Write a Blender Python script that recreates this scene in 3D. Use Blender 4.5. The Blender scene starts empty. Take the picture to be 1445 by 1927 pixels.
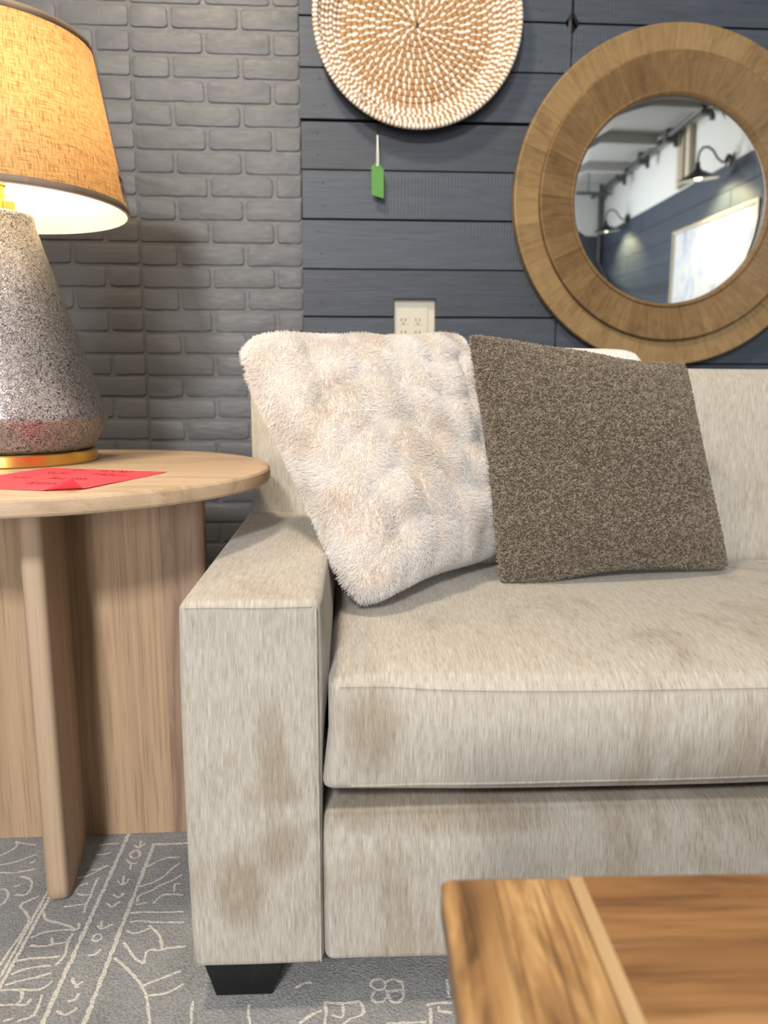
import bpy, bmesh, math, random
import numpy as np
from mathutils import Vector, Matrix, noise as mnoise

random.seed(7); rng = np.random.default_rng(7)
S = bpy.context.scene
COL = S.collection

# ------------------------------------------------------------------ camera
cam_d = bpy.data.cameras.new('camera'); cam = bpy.data.objects.new('camera', cam_d); COL.objects.link(cam)
cam_d.sensor_fit = 'VERTICAL'; cam_d.sensor_height = 36.0; cam_d.lens = 36.0*1447/1927
cam_d.clip_start = .02; cam_d.clip_end = 60
cam.location = (0, 0, .945)
cam.rotation_euler = (math.radians(90-9.5), 0, math.radians(-3.7))
cam_d.dof.use_dof = True; cam_d.dof.focus_distance = 1.36; cam_d.dof.aperture_fstop = 2.9
S.camera = cam

# ------------------------------------------------------------------ light and exposure
S.view_settings.view_transform = 'Standard'; S.view_settings.look = 'None'
S.view_settings.gamma = 1; S.view_settings.use_curve_mapping = False
S.view_settings.exposure = 0.08
W = bpy.data.worlds.new('world'); S.world = W; W.use_nodes = True
W.node_tree.nodes['Background'].inputs[0].default_value = (.8, .87, 1, 1)
W.node_tree.nodes['Background'].inputs[1].default_value = .05

def area(name, loc, target, size, power, color, size_y=None):
    d = bpy.data.lights.new(name, 'AREA'); d.energy = power; d.color = color
    d.shape = 'RECTANGLE'; d.size = size; d.size_y = size_y or size
    o = bpy.data.objects.new(name, d); COL.objects.link(o); o.location = loc
    o.rotation_euler = (Vector(target)-Vector(loc)).to_track_quat('-Z', 'Y').to_euler()
    return o
WARM = (1, .83, .60); NEUT = (1, .965, .925); COOL = (.93, .96, 1)
area('ceiling_light_near_wall', (-.55, .95, 3.1), (.05, 2.2, .9), .28, 58, WARM)
area('ceiling_light_front_left', (-.75, -2.3, 2.75), (-.1, 1.4, .5), .35, 120, NEUT)
area('ceiling_light_front_right', (.9, -.6, 3.1), (.8, 1.3, .3), .6, 9, NEUT)
area('ceiling_light_left', (-2.2, 1.2, 3.1), (-1.6, 1.8, 0), .6, 10, WARM)
area('shop_window_daylight', (-.95, -4.5, 1.35), (-.3, 1.2, .6), 1.1, 135, NEUT, 1.7)
area('side_wall_fill', (1.0, -3.0, 2.15), (3.1, -2.5, 2.95), .9, 46, COOL)  # added fill without a fixture, brightens the side wall the mirror shows

# ------------------------------------------------------------------ helpers
def link(o, parent=None):
    COL.objects.link(o)
    if parent: o.parent = parent
    return o
def tag(o, label=None, cat=None, group=None, kind=None):
    if label: o['label'] = label
    if cat: o['category'] = cat
    if group: o['group'] = group
    if kind: o['kind'] = kind
    return o
def thing(name, label, cat, loc=(0, 0, 0), rz=0, group=None):
    o = bpy.data.objects.new(name, None); o.empty_display_size = .05
    link(o); o.location = loc; o.rotation_euler = (0, 0, rz)
    return tag(o, label, cat, group)
def mesh_obj(name, verts, faces, mats, parent=None, smooth=True, uvs=None, mat_idx=None, sharp=None):
    me = bpy.data.meshes.new(name)
    me.from_pydata([tuple(v) for v in verts], [], faces)
    for m in (mats if isinstance(mats, (list, tuple)) else [mats]): me.materials.append(m)
    if smooth: me.polygons.foreach_set('use_smooth', [True]*len(me.polygons))
    if mat_idx is not None: me.polygons.foreach_set('material_index', mat_idx)
    if uvs is not None:
        l = me.uv_layers.new(name='UVMap')
        vi = np.empty(len(me.loops), np.int32); me.loops.foreach_get('vertex_index', vi)
        l.data.foreach_set('uv', np.asarray(uvs, np.float32)[vi].ravel())
    if sharp is not None:
        me.set_sharp_from_angle(angle=math.radians(sharp))
    me.update()
    return link(bpy.data.objects.new(name, me), parent)
def bm_obj(name, bm, mats, parent=None, smooth=True, sharp=35):
    me = bpy.data.meshes.new(name); bmesh.ops.recalc_face_normals(bm, faces=bm.faces)
    bm.to_mesh(me); bm.free()
    for m in (mats if isinstance(mats, (list, tuple)) else [mats]): me.materials.append(m)
    if smooth:
        me.polygons.foreach_set('use_smooth', [True]*len(me.polygons))
        me.set_sharp_from_angle(angle=math.radians(sharp))
    return link(bpy.data.objects.new(name, me), parent)

class MB:                                   # collects shapes into one mesh
    def __init__(s): s.v = []; s.f = []; s.m = []
    def add(s, vs, fs, mi=0):
        k = len(s.v); s.v += [tuple(v) for v in vs]; s.f += [tuple(i+k for i in f) for f in fs]; s.m += [mi]*len(fs)
    def box(s, a, b, mi=0, M=None):
        (x0, y0, z0), (x1, y1, z1) = a, b
        vs = [Vector(p) for p in ((x0,y0,z0),(x1,y0,z0),(x1,y1,z0),(x0,y1,z0),(x0,y0,z1),(x1,y0,z1),(x1,y1,z1),(x0,y1,z1))]
        if M: vs = [M @ v for v in vs]
        s.add(vs, [(0,3,2,1),(4,5,6,7),(0,1,5,4),(1,2,6,5),(2,3,7,6),(3,0,4,7)], mi)
    def tube(s, pts, r, n=8, mi=0, caps=True, closed=False):
        pts = [Vector(p) for p in pts]; N = len(pts)
        rs = r if isinstance(r, (list, tuple)) else [r]*N
        vs = []; up = None
        for i, p in enumerate(pts):
            if closed: t = pts[(i+1) % N]-pts[i-1]
            else: t = pts[min(i+1, N-1)]-pts[max(i-1, 0)]
            t.normalize()
            if up is None: up = t.orthogonal().normalized()
            up = (up-t*up.dot(t)).normalized(); side = t.cross(up)
            for k in range(n):
                a = 2*math.pi*k/n; vs.append(p+(up*math.cos(a)+side*math.sin(a))*rs[i])
        fs = []
        for i in range(N if closed else N-1):
            j = (i+1) % N
            for k in range(n): fs.append((i*n+k, i*n+(k+1) % n, j*n+(k+1) % n, j*n+k))
        if caps and not closed: fs += [tuple(range(n))[::-1], tuple((N-1)*n+k for k in range(n))]
        s.add(vs, fs, mi)
    def lathe(s, prof, n=64, M=None, mi=0, cap0=False, cap1=False):   # prof: (r, z) about local z
        vs = []; P = len(prof)
        for i in range(n):
            a = 2*math.pi*i/n
            for r, z in prof:
                v = Vector((r*math.cos(a), r*math.sin(a), z)); vs.append(M @ v if M else v)
        fs = []
        for i in range(n):
            j = (i+1) % n
            for k in range(P-1): fs.append((i*P+k, j*P+k, j*P+k+1, i*P+k+1))
        if cap0: fs.append(tuple(i*P for i in range(n))[::-1])
        if cap1: fs.append(tuple(i*P+P-1 for i in range(n)))
        s.add(vs, fs, mi)
    def build(s, name, mats, parent=None, smooth=True, sharp=35):
        return mesh_obj(name, s.v, s.f, mats, parent, smooth, None, s.m, sharp if smooth else None)

def bevel(o, w, seg=3, angle=30):
    m = o.modifiers.new('bevel', 'BEVEL'); m.width = w; m.segments = seg; m.limit_method = 'ANGLE'; m.angle_limit = math.radians(angle)
    m.harden_normals = False
    return o

def axis_samples(h, r, n):
    edge = [h-r+r*math.tan(t) for t in np.linspace(0, math.pi/4, 5)]
    inner = list(np.linspace(-(h-r), h-r, n))
    return np.array([-e for e in edge[::-1]][:-1]+inner+edge[1:])
def rbox(size, r, n=(6, 6, 6), warp=None, center=(0, 0, 0)):
    """rounded box as a shared-vertex grid; warp(V, T) gets points and their -1..1 box coordinates"""
    h = np.array(size)/2.0
    ax = [axis_samples(h[i], min(r, h[i]*.98), n[i]) for i in range(3)]
    verts = {}; V = []; faces = []
    def vid(p):
        k = tuple(np.round(p, 6))
        if k not in verts: verts[k] = len(V); V.append(p)
        return verts[k]
    for a in range(3):
        b, c = (a+1) % 3, (a+2) % 3
        for sgn in (-1, 1):
            ids = []
            for u in ax[b]:
                row = []
                for v in ax[c]:
                    p = np.zeros(3); p[a] = sgn*h[a]; p[b] = u; p[c] = v; row.append(vid(p))
                ids.append(row)
            for i in range(len(ax[b])-1):
                for j in range(len(ax[c])-1):
                    q = (ids[i][j], ids[i+1][j], ids[i+1][j+1], ids[i][j+1])
                    faces.append(q if sgn > 0 else q[::-1])
    V = np.array(V); T = V/h
    q = np.clip(V, -(h-r), h-r); d = V-q; L = np.linalg.norm(d, axis=1, keepdims=True)
    V = q+d/np.maximum(L, 1e-9)*r
    if warp is not None: V = warp(V, T)
    return V+np.array(center), faces

# ------------------------------------------------------------------ node helpers
class NT:
    def __init__(s, name):
        s.mat = bpy.data.materials.new(name); s.mat.use_nodes = True; s.t = s.mat.node_tree; s.t.nodes.clear()
        s.out = s.n('ShaderNodeOutputMaterial')
    def n(s, typ, **kw):
        nd = s.t.nodes.new(typ)
        for k, v in kw.items(): setattr(nd, k, v)
        return nd
    def l(s, a, b): s.t.links.new(a, b)
    def setin(s, nd, key, v):
        if v is None: return
        if isinstance(v, bpy.types.NodeSocket): s.l(v, nd.inputs[key])
        else: nd.inputs[key].default_value = v
    def coord(s, kind='Object'): return s.n('ShaderNodeTexCoord').outputs[kind]
    def mapping(s, vec, scale=(1,1,1), loc=(0,0,0), rot=(0,0,0)):
        m = s.n('ShaderNodeMapping'); s.l(vec, m.inputs[0]); m.inputs['Scale'].default_value = scale
        m.inputs['Location'].default_value = loc; m.inputs['Rotation'].default_value = rot; return m.outputs[0]
    def noise(s, vec, scale, detail=4, rough=.55, dist=0, out=0):
        nd = s.n('ShaderNodeTexNoise'); s.l(vec, nd.inputs['Vector'])
        nd.inputs['Scale'].default_value = scale; nd.inputs['Detail'].default_value = detail
        nd.inputs['Roughness'].default_value = rough; nd.inputs['Distortion'].default_value = dist
        return nd.outputs[out]
    def voro(s, vec, scale, feature='F1', out='Distance', rand=1):
        nd = s.n('ShaderNodeTexVoronoi', feature=feature); s.l(vec, nd.inputs['Vector']); nd.inputs['Scale'].default_value = scale
        if 'Randomness' in nd.inputs: nd.inputs['Randomness'].default_value = rand
        return nd.outputs[out]
    def wave(s, vec, scale, dist=0, detail=2, dscale=1, typ='BANDS', dir='X'):
        nd = s.n('ShaderNodeTexWave', wave_type=typ)
        if typ == 'BANDS': nd.bands_direction = dir
        else: nd.rings_direction = dir
        s.l(vec, nd.inputs['Vector']); nd.inputs['Scale'].default_value = scale; nd.inputs['Distortion'].default_value = dist
        nd.inputs['Detail'].default_value = detail; nd.inputs['Detail Scale'].default_value = dscale; return nd.outputs['Fac']
    def ramp(s, fac, stops, interp='LINEAR'):
        r = s.n('ShaderNodeValToRGB'); s.l(fac, r.inputs[0]); e = r.color_ramp; e.interpolation = interp
        while len(e.elements) > 1: e.elements.remove(e.elements[0])
        for i, (p, c) in enumerate(stops):
            el = e.elements[0] if i == 0 else e.elements.new(p)
            el.position = p; el.color = c if len(c) == 4 else (*c, 1)
        return r.outputs[0]
    def math(s, op, a, b=None, c=None, clamp=False):
        m = s.n('ShaderNodeMath', operation=op, use_clamp=clamp)
        for i, v in enumerate((a, b, c)):
            if v is None: continue
            if isinstance(v, (int, float)): m.inputs[i].default_value = v
            else: s.l(v, m.inputs[i])
        return m.outputs[0]
    def mix(s, fac, a, b, blend='MIX'):
        m = s.n('ShaderNodeMix', data_type='RGBA', blend_type=blend)
        for k, v in ((0, fac), (6, a), (7, b)):
            if isinstance(v, bpy.types.NodeSocket): s.l(v, m.inputs[k])
            else: m.inputs[k].default_value = v if k == 0 else (v if len(v) == 4 else (*v, 1))
        return m.outputs[2]
    def sep(s, vec):
        x = s.n('ShaderNodeSeparateXYZ'); s.l(vec, x.inputs[0]); return x.outputs
    def comb(s, x, y, z):
        c = s.n('ShaderNodeCombineXYZ')
        for i, v in enumerate((x, y, z)):
            if isinstance(v, (int, float)): c.inputs[i].default_value = v
            else: s.l(v, c.inputs[i])
        return c.outputs[0]
    def bump(s, h, strength=.5, dist=.002, prev=None):
        b = s.n('ShaderNodeBump'); s.l(h, b.inputs['Height']); b.inputs['Strength'].default_value = strength; b.inputs['Distance'].default_value = dist
        if prev is not None: s.l(prev, b.inputs['Normal'])
        return b.outputs[0]
    def principled(s, color, rough=.6, metal=0, normal=None, sheen=0, spec=.5, **kw):
        p = s.n('ShaderNodeBsdfPrincipled')
        s.setin(p, 'Base Color', color if isinstance(color, bpy.types.NodeSocket) else (*color[:3], 1))
        s.setin(p, 'Roughness', rough); s.setin(p, 'Metallic', metal); s.setin(p, 'Normal', normal)
        p.inputs['Sheen Weight'].default_value = sheen; s.setin(p, 'Specular IOR Level', spec)
        for k, v in kw.items(): s.setin(p, k.replace('_', ' '), v)
        s.l(p.outputs[0], s.out.inputs[0]); return p

def srgb(r, g, b):
    f = lambda c: (c/255/12.92 if c <= 10.31 else ((c/255+.055)/1.055)**2.4)
    return (f(r), f(g), f(b))

# ------------------------------------------------------------------ materials
def m_plain(name, col, rough=.5, metal=0, spec=.5, bumpy=0):
    t = NT(name); c = t.coord()
    v = t.noise(c, 40, 3); colr = t.mix(.12, col, t.ramp(v, [(.3, tuple(x*.7 for x in col)), (.7, tuple(min(1, x*1.2) for x in col))]))
    nrm = t.bump(t.noise(c, 300, 3), bumpy, .001) if bumpy else None
    t.principled(colr, rough, metal, nrm, spec=spec); return t.mat

def m_brick_paint():
    t = NT('charcoal_brick_paint'); c = t.coord()
    n1 = t.noise(c, 3, 5); n2 = t.noise(c, 90, 6, .65); n3 = t.noise(t.mapping(c, (1, 1, 3)), 26, 4)
    pits = t.ramp(t.voro(t.mapping(c, (1, 1, 1.3)), 34), [(.0, (0, 0, 0)), (.09, (1, 1, 1))])
    col = t.ramp(n1, [(.3, srgb(80, 82, 87)), (.7, srgb(89, 91, 96))])
    h = t.math('ADD', t.math('MULTIPLY', n2, .35), t.math('ADD', t.math('MULTIPLY', n3, .9), t.math('MULTIPLY', pits, .45)))
    t.principled(col, t.ramp(n3, [(.3, (.38,)*3), (.7, (.5,)*3)]), 0, t.bump(h, .75, .0022), spec=.4); return t.mat
def m_board_paint():
    t = NT('navy_board_paint'); c = t.coord(); o = t.sep(c)
    row = t.math('FLOOR', t.math('DIVIDE', t.math('SUBTRACT', o[2], 1.0077), .1446))
    shift = t.math('MULTIPLY', row, 7.31)
    cv = t.comb(t.math('ADD', o[0], shift), o[1], o[2])
    g1 = t.noise(t.mapping(cv, (2.2, 1, 34)), 5, 7, .6, .6)
    g2 = t.noise(t.mapping(cv, (1, 1, 9)), 3.2, 4, .55, 1.4)
    rings = t.wave(t.mapping(cv, (1.3, 1, 9)), 4, 9, 3, .7, 'BANDS', 'Z')
    knots = t.ramp(t.voro(t.mapping(cv, (3.3, 1, 7.5)), 1.5), [(.0, (0, 0, 0)), (.07, (1, 1, 1))])
    wn = t.n('ShaderNodeTexWhiteNoise', noise_dimensions='1D'); t.l(row, wn.inputs['W'])
    base = t.ramp(g2, [(.25, srgb(54, 60, 70)), (.55, srgb(67, 75, 87)), (.8, srgb(79, 86, 97))])
    base = t.mix(.5, base, t.mix(t.ramp(wn.outputs[0], [(0, (.0,)*3), (1, (1,)*3)]), srgb(54, 59, 68), srgb(75, 84, 97)))
    base = t.mix(t.math('MULTIPLY', t.math('SUBTRACT', 1, t.ramp(g1, [(.36, (0,)*3), (.5, (1,)*3)])), .3), base, srgb(38, 41, 47))
    base = t.mix(t.math('SUBTRACT', 1, knots), base, srgb(28, 30, 35))
    saw = t.wave(t.mapping(cv, (1, 1, .45), rot=(0, .0, 0)), 30, 2.5, 2, .6, 'BANDS', 'X')
    sawm = t.math('MULTIPLY', t.math('GREATER_THAN', wn.outputs[0], .55), t.ramp(t.noise(cv, 2), [(.45, (0,)*3), (.6, (1,)*3)]))
    h = t.math('ADD', t.math('MULTIPLY', g1, .9), t.math('ADD', t.math('MULTIPLY', rings, .25), t.math('MULTIPLY', t.math('MULTIPLY', saw, sawm), .35)))
    h = t.math('ADD', h, t.math('MULTIPLY', knots, .6))
    t.principled(base, .48, 0, t.bump(h, .6, .0016), spec=.35); return t.mat

def m_wall_paint(name, col, rough=.7):
    t = NT(name); c = t.coord(); n = t.noise(c, 120, 4)
    t.principled(t.mix(.08, col, t.ramp(t.noise(c, 1.2), [(.3, tuple(x*.8 for x in col)), (.7, col)])), rough, 0, t.bump(n, .1, .001)); return t.mat

def m_fabric():
    t = NT('beige_chenille'); c = t.coord(); o = t.sep(c)
    nx = t.sep(t.n('ShaderNodeNewGeometry').outputs['True Normal'])
    side = t.math('GREATER_THAN', t.math('ABSOLUTE', nx[0]), .75)
    hi = t.math('ADD', t.math('MULTIPLY', o[0], t.math('SUBTRACT', 1, side)), t.math('MULTIPLY', o[1], side))
    lo = t.math('ADD', o[2], t.math('MULTIPLY', o[1], t.math('SUBTRACT', 1, side)))
    v1 = t.comb(t.math('MULTIPLY', hi, 640), t.math('MULTIPLY', lo, 38), 0)
    v2 = t.comb(t.math('MULTIPLY', hi, 250), t.math('MULTIPLY', lo, 17), 3.3)
    v3 = t.comb(t.math('MULTIPLY', hi, 900), t.math('MULTIPLY', lo, 700), 0)
    s1 = t.noise(v1, 1, 3, .6); s2 = t.noise(v2, 1, 3, .6); s3 = t.noise(v3, 1, 2)
    st = t.math('ADD', t.math('MULTIPLY', s1, .55), t.math('ADD', t.math('MULTIPLY', s2, .27), t.math('MULTIPLY', s3, .18)))
    col = t.ramp(st, [(.34, srgb(144, 136, 124)), (.46, srgb(168, 162, 152)), (.55, srgb(183, 178, 170)), (.68, srgb(200, 196, 190))])
    # brushed nap: patches where the pile lies the other way
    big = t.noise(t.comb(t.math('MULTIPLY', o[0], 1.25), o[1], t.math('MULTIPLY', o[2], .8)), 4.2, 4, .6, .8)
    streak = t.noise(t.comb(t.math('MULTIPLY', hi, 60), t.math('MULTIPLY', lo, 9), 9), 1, 2)
    nap = t.ramp(t.math('ADD', big, t.math('MULTIPLY', t.math('SUBTRACT', streak, .5), .22)), [(.52, (0,)*3), (.66, (1,)*3)])
    patches = None
    for (px, pz, rx, rz) in ((.075, .205, .05, .075), (.125, .40, .028, .11), (.135, .27, .04, .05), (.265, .455, .05, .075), (.13, .36, .05, .03), (.36, .30, .2, .03)):
        d = t.math('ADD', t.math('POWER', t.math('DIVIDE', t.math('SUBTRACT', o[0], px), rx), 2), t.math('POWER', t.math('DIVIDE', t.math('SUBTRACT', o[2], pz), rz), 2))
        d = t.math('ADD', d, t.math('MULTIPLY', t.math('SUBTRACT', big, .5), 2.2)); d = t.math('ADD', d, t.math('MULTIPLY', t.math('SUBTRACT', streak, .5), 1.1))
        k = t.math('MULTIPLY', t.math('LESS_THAN', o[1], .1), t.ramp(d, [(.1, (1,)*3), (1.25, (0,)*3)]))
        patches = k if patches is None else t.math('MAXIMUM', patches, k)
    nap = t.math('MAXIMUM', t.math('MULTIPLY', nap, .45), t.math('MULTIPLY', patches, .6))
    col = t.mix(nap, col, t.mix(1, col, srgb(204, 190, 170), 'MULTIPLY'))
    p = t.principled(col, .85, 0, t.bump(st, .55, .0016), sheen=.25, spec=.2)
    p.inputs['Sheen Roughness'].default_value = .4; return t.mat

def m_wood(name, cols, axis='Z', freq=26, stretch=.05, pores=.5, rough=.55, ring=.35, dist=1.2, seed=0, fine=300):
    """cols dark..light; grain runs along axis in object space"""
    t = NT(name); c = t.coord()
    k = {'X': (stretch, 1, 1), 'Y': (1, stretch, 1), 'Z': (1, 1, stretch)}[axis]
    kf = {'X': (.02, 1, 1), 'Y': (1, .02, 1), 'Z': (1, 1, .02)}[axis]
    m = t.mapping(c, k, (seed, seed*1.7, seed*.6))
    n1 = t.noise(m, freq, 6, .6, dist); wob = t.noise(m, freq*.25, 3, .5, .5)
    f = t.noise(t.mapping(c, kf, (seed, seed, 0)), fine, 3, .6)
    bands = t.math('FRACT', t.math('ADD', t.math('MULTIPLY', wob, 9), t.math('MULTIPLY', n1, .8)))
    bands = t.math('ABSOLUTE', t.math('SUBTRACT', t.math('MULTIPLY', bands, 2), 1))
    g = t.math('ADD', t.math('MULTIPLY', n1, 1-ring), t.math('MULTIPLY', bands, ring))
    stops = [(.25+.5*i/(len(cols)-1), cc) for i, cc in enumerate(cols)]
    col = t.ramp(g, stops)
    pm = t.ramp(f, [(.32, (1,)*3), (.46, (0,)*3)])
    col = t.mix(t.math('MULTIPLY', pm, pores), col, tuple(x*.55 for x in cols[0]))
    t.principled(col, rough, 0, t.bump(t.math('ADD', t.math('MULTIPLY', f, .5), t.math('MULTIPLY', g, .2)), .25, .0008), spec=.35); return t.mat

M = {}
M['brick'] = m_brick_paint(); M['board'] = m_board_paint()
M['gap'] = m_plain('gap_black', (.006, .006, .007), .9)
M['white_wall'] = m_wall_paint('white_wall_paint', srgb(214, 216, 212)); M['ceiling'] = m_wall_paint('grey_ceiling_paint', srgb(166, 166, 163)); M['dark_wall'] = m_wall_paint('dark_wall_paint', srgb(70, 74, 80))
M['concrete'] = m_plain('grey_concrete', (.2, .2, .2), .7)
M['fabric'] = m_fabric()
M['oak_panel'] = m_wood('oak_veneer', [srgb(156, 130, 104), srgb(176, 149, 121), srgb(186, 160, 132)], 'Z', 34, .04, .45, .55, .25, 1.2)
M['oak_edge'] = m_wood('oak_solid_edge', [srgb(132, 108, 90), srgb(150, 125, 106), srgb(164, 138, 117)], 'Z', 24, .12, .3, .55, .4, 2.5, 3)
M['oak_fin'] = m_wood('oak_washed_fin', [srgb(166, 142, 118), srgb(186, 162, 138), srgb(196, 174, 152)], 'Z', 20, .03, .2, .55, .15, .8, 5)
M['oak_top'] = m_wood('oak_table_top', [srgb(166, 142, 116), srgb(186, 162, 136), srgb(198, 174, 149)], 'X', 16, .16, .25, .42, .3, 3.2, 8)
M['acacia_x'] = m_wood('acacia_plank', [srgb(78, 54, 36), srgb(130, 94, 61), srgb(156, 116, 76), srgb(180, 142, 100)], 'X', 11, .16, .5, .42, .16, 3.4, 2, 220)
M['acacia_y'] = m_wood('acacia_end_board', [srgb(60, 42, 29), srgb(134, 100, 66), srgb(168, 130, 86), srgb(198, 162, 114)], 'Y', 19, .16, .6, .42, .3, 2.2, 4, 220)
M['sapwood'] = m_wood('pale_sapwood', [srgb(176, 146, 108), srgb(200, 172, 132)], 'Y', 20, .1, .2, .45, .2, 1, 6)
M['brass'] = m_plain('satin_brass', (.72, .45, .13), .28, 1)
M['black_leg'] = m_plain('black_lacquer', (.006, .007, .008), .3)
M['black_metal'] = m_plain('black_metal', (.012, .012, .013), .4)
M['grey_metal'] = m_plain('grey_steel', (.12, .12, .12), .5, .6)
M['cream_plastic'] = m_plain('cream_plastic', srgb(200, 195, 180), .45)
M['slot'] = m_plain('outlet_slot', (.10, .09, .075), .6)
M['string_white'] = m_plain('white_string', (.75, .75, .73), .8); M['string_black'] = m_plain('black_string', (.01, .01, .012), .8)
M['green_card'] = m_plain('green_card', srgb(70, 130, 48), .6)
M['red_paper'] = m_plain('red_paper', srgb(244, 66, 84), .55)
M['ink'] = m_plain('dark_red_ink', srgb(120, 14, 24), .6)
M['sticker_white'] = m_plain('sticker_white', srgb(226, 214, 196), .6); M['sticker_ink'] = m_plain('sticker_ink', srgb(70, 45, 30), .6)

def m_veneer(name, c0, c1, c2, N, off, tangential=False):
    t = NT(name); o = t.sep(t.coord())
    ang = t.math('ARCTAN2', o[2], o[0]); r = t.math('SQRT', t.math('ADD', t.math('POWER', o[0], 2), t.math('POWER', o[2], 2)))
    u = t.math('ADD', t.math('MULTIPLY', ang, N/(2*math.pi)), off); seg = t.math('FLOOR', u); fr = t.math('FRACT', u)
    wn = t.n('ShaderNodeTexWhiteNoise', noise_dimensions='1D'); t.l(seg, wn.inputs['W'])
    ka, kr = (30, 90) if tangential else (110, 10)
    g = t.noise(t.comb(t.math('MULTIPLY', ang, ka*.35), t.math('MULTIPLY', r, kr), t.math('MULTIPLY', seg, 3.7)), 1, 5, .6, .8)
    fig = t.noise(t.comb(t.math('MULTIPLY', ang, 9), t.math('MULTIPLY', r, 16), t.math('MULTIPLY', seg, 1.9)), 1, 4, .6, 1.2)
    k = t.math('ADD', t.math('MULTIPLY', g, .5), t.math('ADD', t.math('MULTIPLY', fig, .42), t.math('MULTIPLY', wn.outputs[0], .13)))
    col = t.ramp(k, [(.3, c0), (.52, c1), (.76, c2)])
    line = t.math('MULTIPLY', t.math('LESS_THAN', fr, .02), .35)
    col = t.mix(line, col, tuple(x*.4 for x in c0))
    t.principled(col, .5, 0, t.bump(g, .15, .0008), spec=.35); return t.mat
M['veneer_out'] = m_veneer('mirror_outer_veneer', srgb(106, 84, 54), srgb(138, 113, 76), srgb(156, 131, 92), 26, .3)
M['veneer_in'] = m_veneer('mirror_inner_veneer', srgb(88, 68, 43), srgb(118, 94, 62), srgb(140, 115, 78), 40, .1)

def m_mirror():
    t = NT('mirror_glass'); t.principled((.9, .92, .92), .012, 1); return t.mat
M['mirror'] = m_mirror()

def m_basket(name, pitch, frac):
    t = NT(name); uv = t.sep(t.coord('UV'))
    nz = t.noise(t.comb(t.math('MULTIPLY', uv[0], 40), 0, 0), 1, 2)
    u = t.math('ADD', t.math('DIVIDE', uv[0], pitch), t.math('MULTIPLY', nz, .55))
    u = t.math('ADD', u, t.math('MULTIPLY', uv[1], .35))
    fr = t.math('FRACT', u); wn = t.n('ShaderNodeTexWhiteNoise', noise_dimensions='1D'); t.l(t.math('FLOOR', u), wn.inputs['W'])
    wide = t.math('MULTIPLY_ADD', wn.outputs[0], .22, frac-.11)
    w = t.math('LESS_THAN', fr, wide)
    fib = t.noise(t.comb(t.math('MULTIPLY', uv[0], 40), t.math('MULTIPLY', uv[1], 26), 0), 1, 4)
    tan = t.ramp(fib, [(.3, srgb(124, 92, 60)), (.52, srgb(168, 132, 92)), (.7, srgb(188, 154, 114))])
    fw = t.noise(t.comb(t.math('MULTIPLY', uv[0], 900), t.math('MULTIPLY', uv[1], 5), 0), 1, 2)
    wh = t.ramp(fw, [(.3, srgb(220, 212, 203)), (.6, srgb(246, 241, 235))])
    edge = t.math('MULTIPLY', w, t.ramp(t.math('DIVIDE', fr, wide), [(0, (0,)*3), (.25, (1,)*3), (.75, (1,)*3), (1, (0,)*3)]))
    h = t.math('ADD', t.math('MULTIPLY', edge, 1.0), t.math('MULTIPLY', fib, .3))
    t.principled(t.mix(w, tan, wh), .75, 0, t.bump(h, .7, .002), spec=.2); return t.mat
M['basket'] = m_basket('seagrass_coil_base', .0195, .29); M['basket_side'] = m_basket('seagrass_coil_side', .0165, .50); M['basket_rim'] = m_basket('seagrass_rim', .0125, .62)

def m_lamp_body():
    t = NT('crackled_silver_ceramic'); c = t.coord()
    d = t.noise(c, 60, 2, out=1)
    v = t.n('ShaderNodeVectorMath', operation='MULTIPLY_ADD'); t.l(d, v.inputs[0]); v.inputs[1].default_value = (.012,)*3; t.l(c, v.inputs[2])
    n = t.noise(v.outputs[0], 215, 2, .5, 1.8)
    worm = t.math('ABSOLUTE', t.math('SUBTRACT', n, .5))
    w = t.ramp(worm, [(.03, (1,)*3), (.085, (0,)*3)])
    big = t.noise(c, 14, 3)
    col = t.mix(w, t.ramp(big, [(.3, srgb(66, 66, 72)), (.7, srgb(100, 100, 106))]), srgb(200, 198, 198))
    t.principled(col, t.ramp(w, [(0, (.3,)*3), (1, (.40,)*3)]), .82, t.bump(w, .5, .0012), spec=.5); return t.mat
M['lamp_body'] = m_lamp_body()

def m_shade(name, linen=True, tr=.55):
    t = NT(name); uv = t.sep(t.coord('UV'))
    if linen:
        a = t.noise(t.comb(t.math('MULTIPLY', uv[0], 420), t.math('MULTIPLY', uv[1], 22), 0), 1, 3, .65)
        b = t.noise(t.comb(t.math('MULTIPLY', uv[0], 24), t.math('MULTIPLY', uv[1], 330), 4), 1, 3, .65)
        k = t.math('MULTIPLY', t.ramp(a, [(.34, (.3,)*3), (.52, (1,)*3)]), t.ramp(b, [(.34, (.3,)*3), (.52, (1,)*3)]))
        col = t.mix(k, srgb(96, 72, 48), srgb(190, 156, 112)); trc = t.mix(k, srgb(122, 82, 44), srgb(240, 200, 148))
    else:
        col = t.mix(0, srgb(240, 234, 220), (1, 1, 1)); trc = col
    d = t.n('ShaderNodeBsdfDiffuse'); t.l(col, d.inputs[0]); r = t.n('ShaderNodeBsdfTranslucent'); t.l(trc, r.inputs[0])
    m = t.n('ShaderNodeMixShader'); m.inputs[0].default_value = tr; t.l(d.outputs[0], m.inputs[1]); t.l(r.outputs[0], m.inputs[2])
    t.l(m.outputs[0], t.out.inputs[0]); return t.mat
M['shade'] = m_shade('linen_shade', True, .5); M['liner'] = m_shade('white_liner', False, .45)
M['shade_trim'] = m_plain('taupe_trim', srgb(128, 112, 98), .8)
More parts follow.
